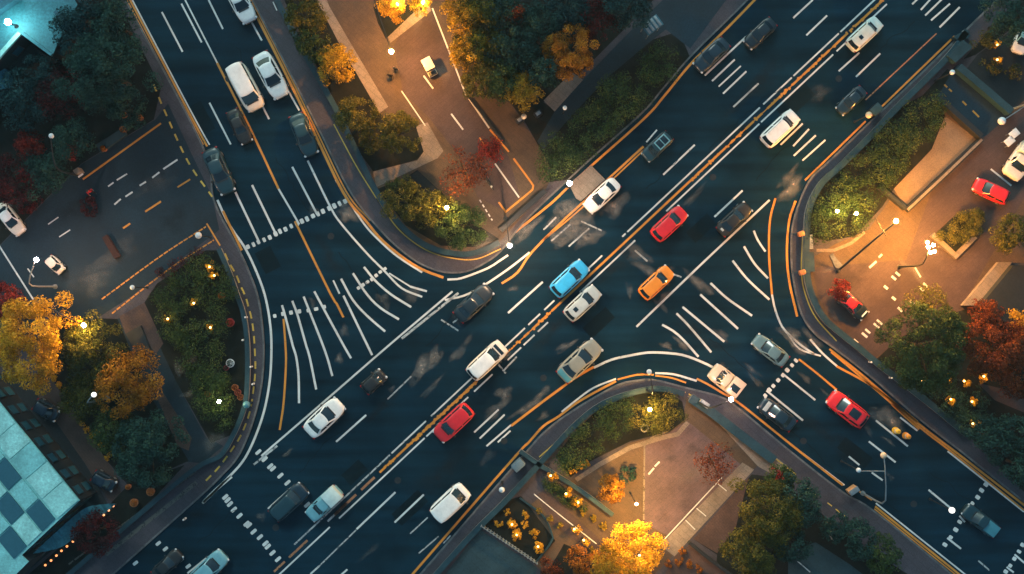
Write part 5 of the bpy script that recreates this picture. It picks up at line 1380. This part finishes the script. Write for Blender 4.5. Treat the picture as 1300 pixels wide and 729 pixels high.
for (px, py, r, m, lm, lb) in ((293, 409.5, .42, REDP, G_RED, 'red pot with red flowers inside the curved west wall'), (282, 375.5, .36, TERRA, G_ORAN, 'orange and white pot at the top of the west wall strip'), (293, 461, .42, WHITEP, G_DARK, 'white ring shaped pot beside the west hedge'), (288, 467, .26, REDP, G_DRED, 'small red pot touching the white ring shaped pot'),
                                (299, 492, .34, TERRA, G_RUST, 'upper one of three red-brown pots by the teal globe'), (302.5, 498, .34, REDP, G_RUST, 'middle one of three red-brown pots by the teal globe'), (306, 504, .32, TERRA, G_RUST, 'lowest one of three red-brown pots by the teal globe'), (192, 624, .42, TERRA, G_ORAN, 'orange pot by the wall, nearest the road corner'), (171, 638, .42, TERRA, G_ORAN, 'orange pot between wall and canopy tip'), (163.5, 618, .28, TERRA, G_ORAN, 'small orange pot at the foot of the round dark green tree'), (264, 500, .3, TERRA, G_OLIVE, 'pot hidden at the inner edge of the west hedge')):
    pot(px, py, r, m, lm, lb)
for (px, py, r, lb) in ((1059, 680, .5, 'round stone tub by the lower right sidewalk trees'), (818, 543.5, .42, 'round stone tub under the glowing south hedge')):
    x, y = g(px, py, .4)
    root = tag(empty('stone_tub', (x, y, KH)), lb, 'stone tub')
    bm = bmesh.new()
    rings = []
    for (rr, zz) in ((r * .9, -.05), (r, .45), (r * .7, .47), (r * .62, .2)):
        rings.append([bm.verts.new((rr * math.cos(k * math.pi / 10), rr * math.sin(k * math.pi / 10), zz)) for k in range(20)])
    for a, b in zip(rings, rings[1:]):
        for k in range(20): bm.faces.new((a[k], a[(k + 1) % 20], b[(k + 1) % 20], b[k]))
    bm.faces.new(rings[-1]); obj('tub', bm, CONC, root)
    bm = bmesh.new(); tube(bm, [(0, 0, .2), (0, 0, .24)], r * .63, 18); obj('soil', bm, SOIL, root)
for (px, py, lb) in ((311.5, 403, 'topmost small white post on the curved west wall'), (308, 432, 'second small white post from the top on the west wall'), (318, 466, 'third small white post beside the west wall'), (320.5, 488, 'lowest small white post by the yellow dashes'), (233, 660, 'small white post alone on the lower left road'), (1090 + 16, 460, 'upper small white post on the east wall'), (1132, 480, 'lower small white post on the east wall')):
    x, y = g(px, py, .7)
    root = tag(empty('marker_post', (x, y, 0)), lb, 'post')
    bm = bmesh.new(); tube(bm, [(0, 0, -.1), (0, 0, .78), (0, 0, .82)], [.11, .10, .05], 10); obj('post', bm, WHITEP, root)
    bm = bmesh.new(); tube(bm, [(0, 0, .55), (0, 0, .66)], .115, 10); obj('band', bm, BLACKP, root)
for (px, py, c, lb) in ((1139, 547.5, (.85, .50, .03), 'yellow traffic drum behind the red car with the sunroof'), (1152, 554, (.85, .33, .03), 'orange traffic drum right of the yellow one')):
    x, y = g(px, py, .5)
    root = tag(empty('traffic_drum', (x, y, 0)), lb, 'traffic drum')
    bm = bmesh.new(); tube(bm, [(0, 0, .0), (0, 0, .10), (0, 0, .12), (0, 0, .85), (0, 0, .95)], [.36, .36, .29, .25, .16], 18); obj('drum', bm, plain('drum_plastic', c, .45), root)
    bm = bmesh.new(); tube(bm, [(0, 0, .5), (0, 0, .66)], [.278, .272], 18); obj('band', bm, WHITEP, root)
    bm = bmesh.new(); tube(bm, [(-.1, 0, .93), (-.1, 0, 1.05), (.1, 0, 1.05), (.1, 0, .93)], .025, 6); obj('handle', bm, BLACKP, root)
# shelter with slatted roof
x, y = g(828, 32, 2.5)
root = tag(empty('shelter', (x, y, KH), math.radians(37)), 'blue-grey shelter with a slatted roof beside the top lane', 'shelter')
for sx in (-.7, .7):
    for sy in (-.45, .45):
        bm = bmesh.new(); tube(bm, [(sx, sy, -.1), (sx, sy, 2.4)], .05, 8); obj('post', bm, GREYMETAL, root)
bbox_obj('roof', ROOF_B, root, 0, 0, 2.44, 1.9, 1.25, .08)
for i in range(4): bbox_obj('roof_slat', GREYMETAL, root, -.66 + .44 * i, 0, 2.51, .26, 1.1, .06, 0, .02)
for (px, py, lb) in ((683, 145, 'upper black litter bin by the yellow park tree'), (660, 153, 'lower black litter bin by the cream globe lamp')):
    x, y = g(px, py, .5)
    root = tag(empty('litter_bin', (x, y, KH)), lb, 'litter bin')
    bbox_obj('bin_body', BLACKP, root, 0, 0, .45, .75, .6, 1.0, .6, .06); bbox_obj('lid', GREYMETAL, root, 0, 0, .98, .5, .35, .05, .6, .02)
for (px, py, lb) in ((1281, 179.5, 'lower white square table by the right edge'), (1287, 170, 'upper white square table by the right edge')):
    x, y = g(px, py, .75)
    root = tag(empty('square_table', (x, y, KH), math.radians(40)), lb, 'table')
    bbox_obj('tabletop', WHITEP, root, 0, 0, .74, .98, .75, .05, 0, .02)
    for sx in (-.42, .42):
        for sy in (-.3, .3): bbox_obj('leg', GREYMETAL, root, sx, sy, .34, .05, .05, .78, 0, 0)
x, y = g(100, 218, .6)
root = tag(empty('utility_box', (x, y, KH), .6), 'tan utility box with a white lid at the foot of the unlit lamp', 'utility box')
bbox_obj('box_body', plain('tan_steel', (.26, .20, .15), .6), root, 0, 0, .45, .6, .55, 1.0); bbox_obj('lid', WHITEP, root, -.05, -.42, .5, .6, .2, .06)
x, y = g(1110, 140, .6)
root = tag(empty('utility_box', (x, y, KH), .75), 'dark control box beside the tan globe lamp on the kerb island', 'utility box')
bbox_obj('box_body', METAL, root, 0, 0, .5, 1.1, .8, 1.1); bbox_obj('lid', TEALSTONE, root, 0, 0, 1.08, 1.15, .85, .06)
x, y = g(658, 590, .7)
root = tag(empty('utility_box', (x, y, KH), .75), 'blue-grey cabinet at the kerb bend of the south sidewalk', 'utility box')
bbox_obj('box_body', plain('blue_steel', (.10, .16, .20), .5), root, 0, 0, .6, 1.2, .8, 1.3); bbox_obj('door', GREYMETAL, root, .1, -.41, .6, .8, .03, 1.0, 0, 0)
for (px, py, a, lb, m_) in ((1082, 622, .6, 'tan signal cabinet at the foot of the bent lamp', (.40, .24, .12)), (893, 512, -.6, 'tan cabinet on the sidewalk below the lit lamp', (.30, .25, .18))):
    x, y = g(px, py, .6)
    root = tag(empty('signal_cabinet', (x, y, KH), a), lb, 'cabinet')
    bbox_obj('box_body', plain('cabinet_steel', m_, .5), root, 0, 0, .5, 1.0, .5, 1.1); bbox_obj('lid', GREYMETAL, root, 0, 0, 1.08, 1.05, .55, .06)

# golf cart
x, y = g(544.5, 84, 1.2)
root = tag(empty('golf_cart', (x, y, KH), math.radians(118)), 'cream golf cart with a flat canopy on the north plaza lane', 'golf cart')
bbox_obj('body', PAINT['cream'], root, 0, 0, .45, 1.9, .95, .4, 0, .1)
bbox_obj('seat', BLACKP, root, -.15, 0, .75, .5, .85, .22, 0, .05); bbox_obj('rear_deck', BLACKP, root, -.75, 0, .72, .45, .8, .12, 0, .04)
bbox_obj('canopy', PAINT['cream'], root, .1, 0, 1.72, 1.25, 1.0, .08, 0, .04)
for sx in (-.4, .62):
    for sy in (-.42, .42):
        bm = bmesh.new(); tube(bm, [(sx, sy, .6), (sx * .95, sy, 1.7)], .025, 6); obj('canopy_post', bm, METAL, root)
for sx in (-.62, .66):
    for sy in (-.46, .46):
        bm = bmesh.new(); tube(bm, [(sx, sy - .08, .22), (sx, sy + .08, .22)], .22, 14); obj('wheel', bm, TYRE, root)
# motorcycle
x, y = g(620, 231, .5)
root = tag(empty('motorcycle', (x, y, KH), math.radians(-58)), 'black parked motorcycle under the sparse red tree', 'motorcycle')
for sx in (-.68, .68):
    bm = bmesh.new(); tube(bm, [(sx, -.06, .31), (sx, .06, .31)], .31, 20); wh = obj('wheel', bm, TYRE, root)
    bm = bmesh.new(); tube(bm, [(sx, -.065, .31), (sx, .065, .31)], .18, 14); obj('rim', bm, RIM, wh)
bm = bmesh.new(); ball(bm, (.12, 0, .80), .26, 3, .62)
for v in bm.verts: v.co.x = (v.co.x - .12) * 1.25 + .12; v.co.y *= .7
obj('fuel_tank', bm, PAINT['black'], root)
bm = bmesh.new(); box(bm, -.45, 0, .80, .75, .28, .13); bev(bm, .05, 3); obj('seat', bm, BLACKP, root)
bm = bmesh.new(); box(bm, .02, 0, .45, .55, .3, .42); bev(bm, .07, 2); obj('engine', bm, GREYMETAL, root)
bm = bmesh.new(); tube(bm, [(.68, 0, .31), (.48, 0, .95)], .04, 8); obj('fork', bm, GREYMETAL, root)
bm = bmesh.new(); tube(bm, [(.30, -.36, .98), (.46, -.2, 1.0), (.48, 0, .97), (.46, .2, 1.0), (.30, .36, .98)], .022, 8); obj('handlebar', bm, METAL, root)
bm = bmesh.new(); ball(bm, (.62, 0, .86), .12, 2); obj('headlight', bm, HEAD, root)
bm = bmesh.new(); tube(bm, [(-.05, .2, .3), (-.5, .22, .3), (-.85, .24, .38)], [.04, .06, .07], 10); obj('exhaust', bm, GREYMETAL, root)

# ------------------------------------------------------------------ people
SKIN = plain('skin', (.42, .25, .18), .6)
HAIR = plain('dark_hair', (.012, .010, .009), .6)
def cloth(name, c): return surf(name, c, .85, 3.0, .25, 20.0, .2, spec=.15)
def person(px, py, face, coat, trousers, label, stride=.16, arm=.18, z=KH):
    """a clothed standing or walking figure grown from a joint skeleton, x is forward"""
    J = {'pelvis': (0, 0, .95, .135, .16), 'waist': (0, 0, 1.10, .11, .145), 'chest': (.01, 0, 1.32, .125, .185), 'neck0': (0, 0, 1.48, .07, .09), 'neck': (.015, 0, 1.54, .055, .055), 'head': (.03, 0, 1.64, .095, .085), 'crown': (.02, 0, 1.72, .08, .075)}
    for s, n in ((1, 'l'), (-1, 'r')):
        st = stride * s
        J.update({'hip' + n: (.0, .09 * s, .88, .09, .09), 'knee' + n: (st * .55 + .03, .10 * s, .50, .062, .062), 'ankle' + n: (st - .03, .10 * s, .10, .045, .045), 'toe' + n: (st + .15, .115 * s, .045, .04, .045),
                  'sho' + n: (0, .19 * s, 1.42, .065, .065), 'elb' + n: (-st * .5 - .02, .26 * s, 1.15, .048, .048), 'wri' + n: (-st * .9 + arm * .6, .27 * s, .92, .034, .034), 'han' + n: (-st * .95 + arm * .75, .265 * s, .83, .038, .03),})
    E = [('pelvis', 'waist'), ('waist', 'chest'), ('chest', 'neck0'), ('neck0', 'neck'), ('neck', 'head'), ('head', 'crown')]
    for n in 'lr': E += [('pelvis', 'hip' + n), ('hip' + n, 'knee' + n), ('knee' + n, 'ankle' + n), ('ankle' + n, 'toe' + n), ('chest', 'sho' + n), ('sho' + n, 'elb' + n), ('elb' + n, 'wri' + n), ('wri' + n, 'han' + n)]
    # five short finger chains on each hand
    for s, n in ((1, 'l'), (-1, 'r')):
        hx, hy, hz = J['han' + n][:3]
        for i, (fx, fl) in enumerate(((.024, .075), (.008, .085), (-.008, .08), (-.024, .062))):
            J[f'f{i}{n}'] = (hx + fx, hy - .006 * s, hz - fl * .5, .010, .010); J[f'g{i}{n}'] = (hx + fx + .004, hy - .022 * s, hz - fl, .008, .008)
            E += [('han' + n, f'f{i}{n}'), (f'f{i}{n}', f'g{i}{n}')]
        J['th' + n] = (hx + .05, hy - .012 * s, hz - .02, .011, .011); J['ti' + n] = (hx + .06, hy - .02 * s, hz - .055, .009, .009)
        E += [('han' + n, 'th' + n), ('th' + n, 'ti' + n)]
    keys = list(J)
    me = bpy.data.meshes.new('body')
    me.from_pydata([J[k][:3] for k in keys], [(keys.index(a), keys.index(b)) for a, b in E], [])
    o = bpy.data.objects.new('body', me); COL.objects.link(o)
    md = o.modifiers.new('skin', 'SKIN'); md.use_smooth_shade = True
    if not me.skin_vertices: bpy.context.view_layer.update()
    sv = me.skin_vertices[0].data if me.skin_vertices else None
    if sv is None:
        o.modifiers.clear()
    else:
        for k, d in zip(keys, sv): d.radius = J[k][3:5]
        sv[0].use_root = True
    sb = o.modifiers.new('sub', 'SUBSURF'); sb.levels = sb.render_levels = 1
    dg = bpy.context.evaluated_depsgraph_get()
    ev = bpy.data.meshes.new_from_object(o.evaluated_get(dg))
    bpy.data.objects.remove(o)
    ev.materials.clear()
    for m in (coat, trousers, SKIN, BLACKP): ev.materials.append(m)
    for p in ev.polygons:
        p.use_smooth = True
        c = p.center
        p.material_index = 2 if c.z > 1.50 or (abs(c.y) > .2 and c.z < .90) else 3 if c.z < .12 else 1 if c.z < .93 else 0
    x, y = g(px, py, 1.2)
    root = tag(empty('person', (x, y, z), math.radians(face)), label, 'person')
    ob = bpy.data.objects.new('body', ev); COL.objects.link(ob); ob.parent = root
    bm = bmesh.new(); ball(bm, (.005, 0, 1.70), .115, 3, 1.0)
    bmesh.ops.delete(bm, geom=[v for v in bm.verts if v.co.z < 1.66 and v.co.x > -.02 or v.co.z < 1.60], context='VERTS')
    obj('hair', bm, HAIR, root)
    bm = bmesh.new(); ball(bm, (.128, 0, 1.635), .018, 1); obj('nose', bm, SKIN, root)
    for s in (1, -1):
        bm = bmesh.new(); ball(bm, (.112, .034 * s, 1.655), .012, 1); obj('eye', bm, BLACKP, root)
        bm = bmesh.new(); ball(bm, (.02, .092 * s, 1.64), .024, 1, 1.4); obj('ear', bm, SKIN, root)
    return root
person(495, 96, 70, cloth('black_coat', (.014, .014, .016)), cloth('black_trousers', (.010, .010, .012)), 'person in a black coat, left one of the two under the plaza lamp')
person(502, 88, 80, cloth('navy_coat', (.016, .02, .03)), cloth('black_trousers', (.010, .010, .012)), 'person in dark navy, right one of the two under the plaza lamp', -.14)
person(114, 243, -60, cloth('red_coat', (.34, .02, .025)), cloth('dark_trousers', (.03, .012, .014)), 'person in a red coat walking on the driveway', z=Z2)
person(613, 215, -50, cloth('blue_jacket', (.05, .20, .38)), cloth('dark_trousers', (.014, .016, .02)), 'person in a blue jacket beside the motorcycle', .05, .4)

# ------------------------------------------------------------------ thin evening haze
bm = bmesh.new()
box(bm, 0, 0, (CAM_H + 4) / 2 - 1, 700, 700, CAM_H + 6)
hm = bpy.data.materials.new('evening_haze'); hm.use_nodes = True
hn = hm.node_tree.nodes; hn.remove(hn['Principled BSDF'])
pv_ = hn.new('ShaderNodeVolumePrincipled')
pv_.inputs['Color'].default_value = (.46, .82, 1.0, 1); pv_.inputs['Density'].default_value = 0.00020; pv_.inputs['Anisotropy'].default_value = 0.2
hm.node_tree.links.new(pv_.outputs['Volume'], hn['Material Output'].inputs['Volume'])
hz = obj('haze', bm, hm); hz['kind'] = 'stuff'
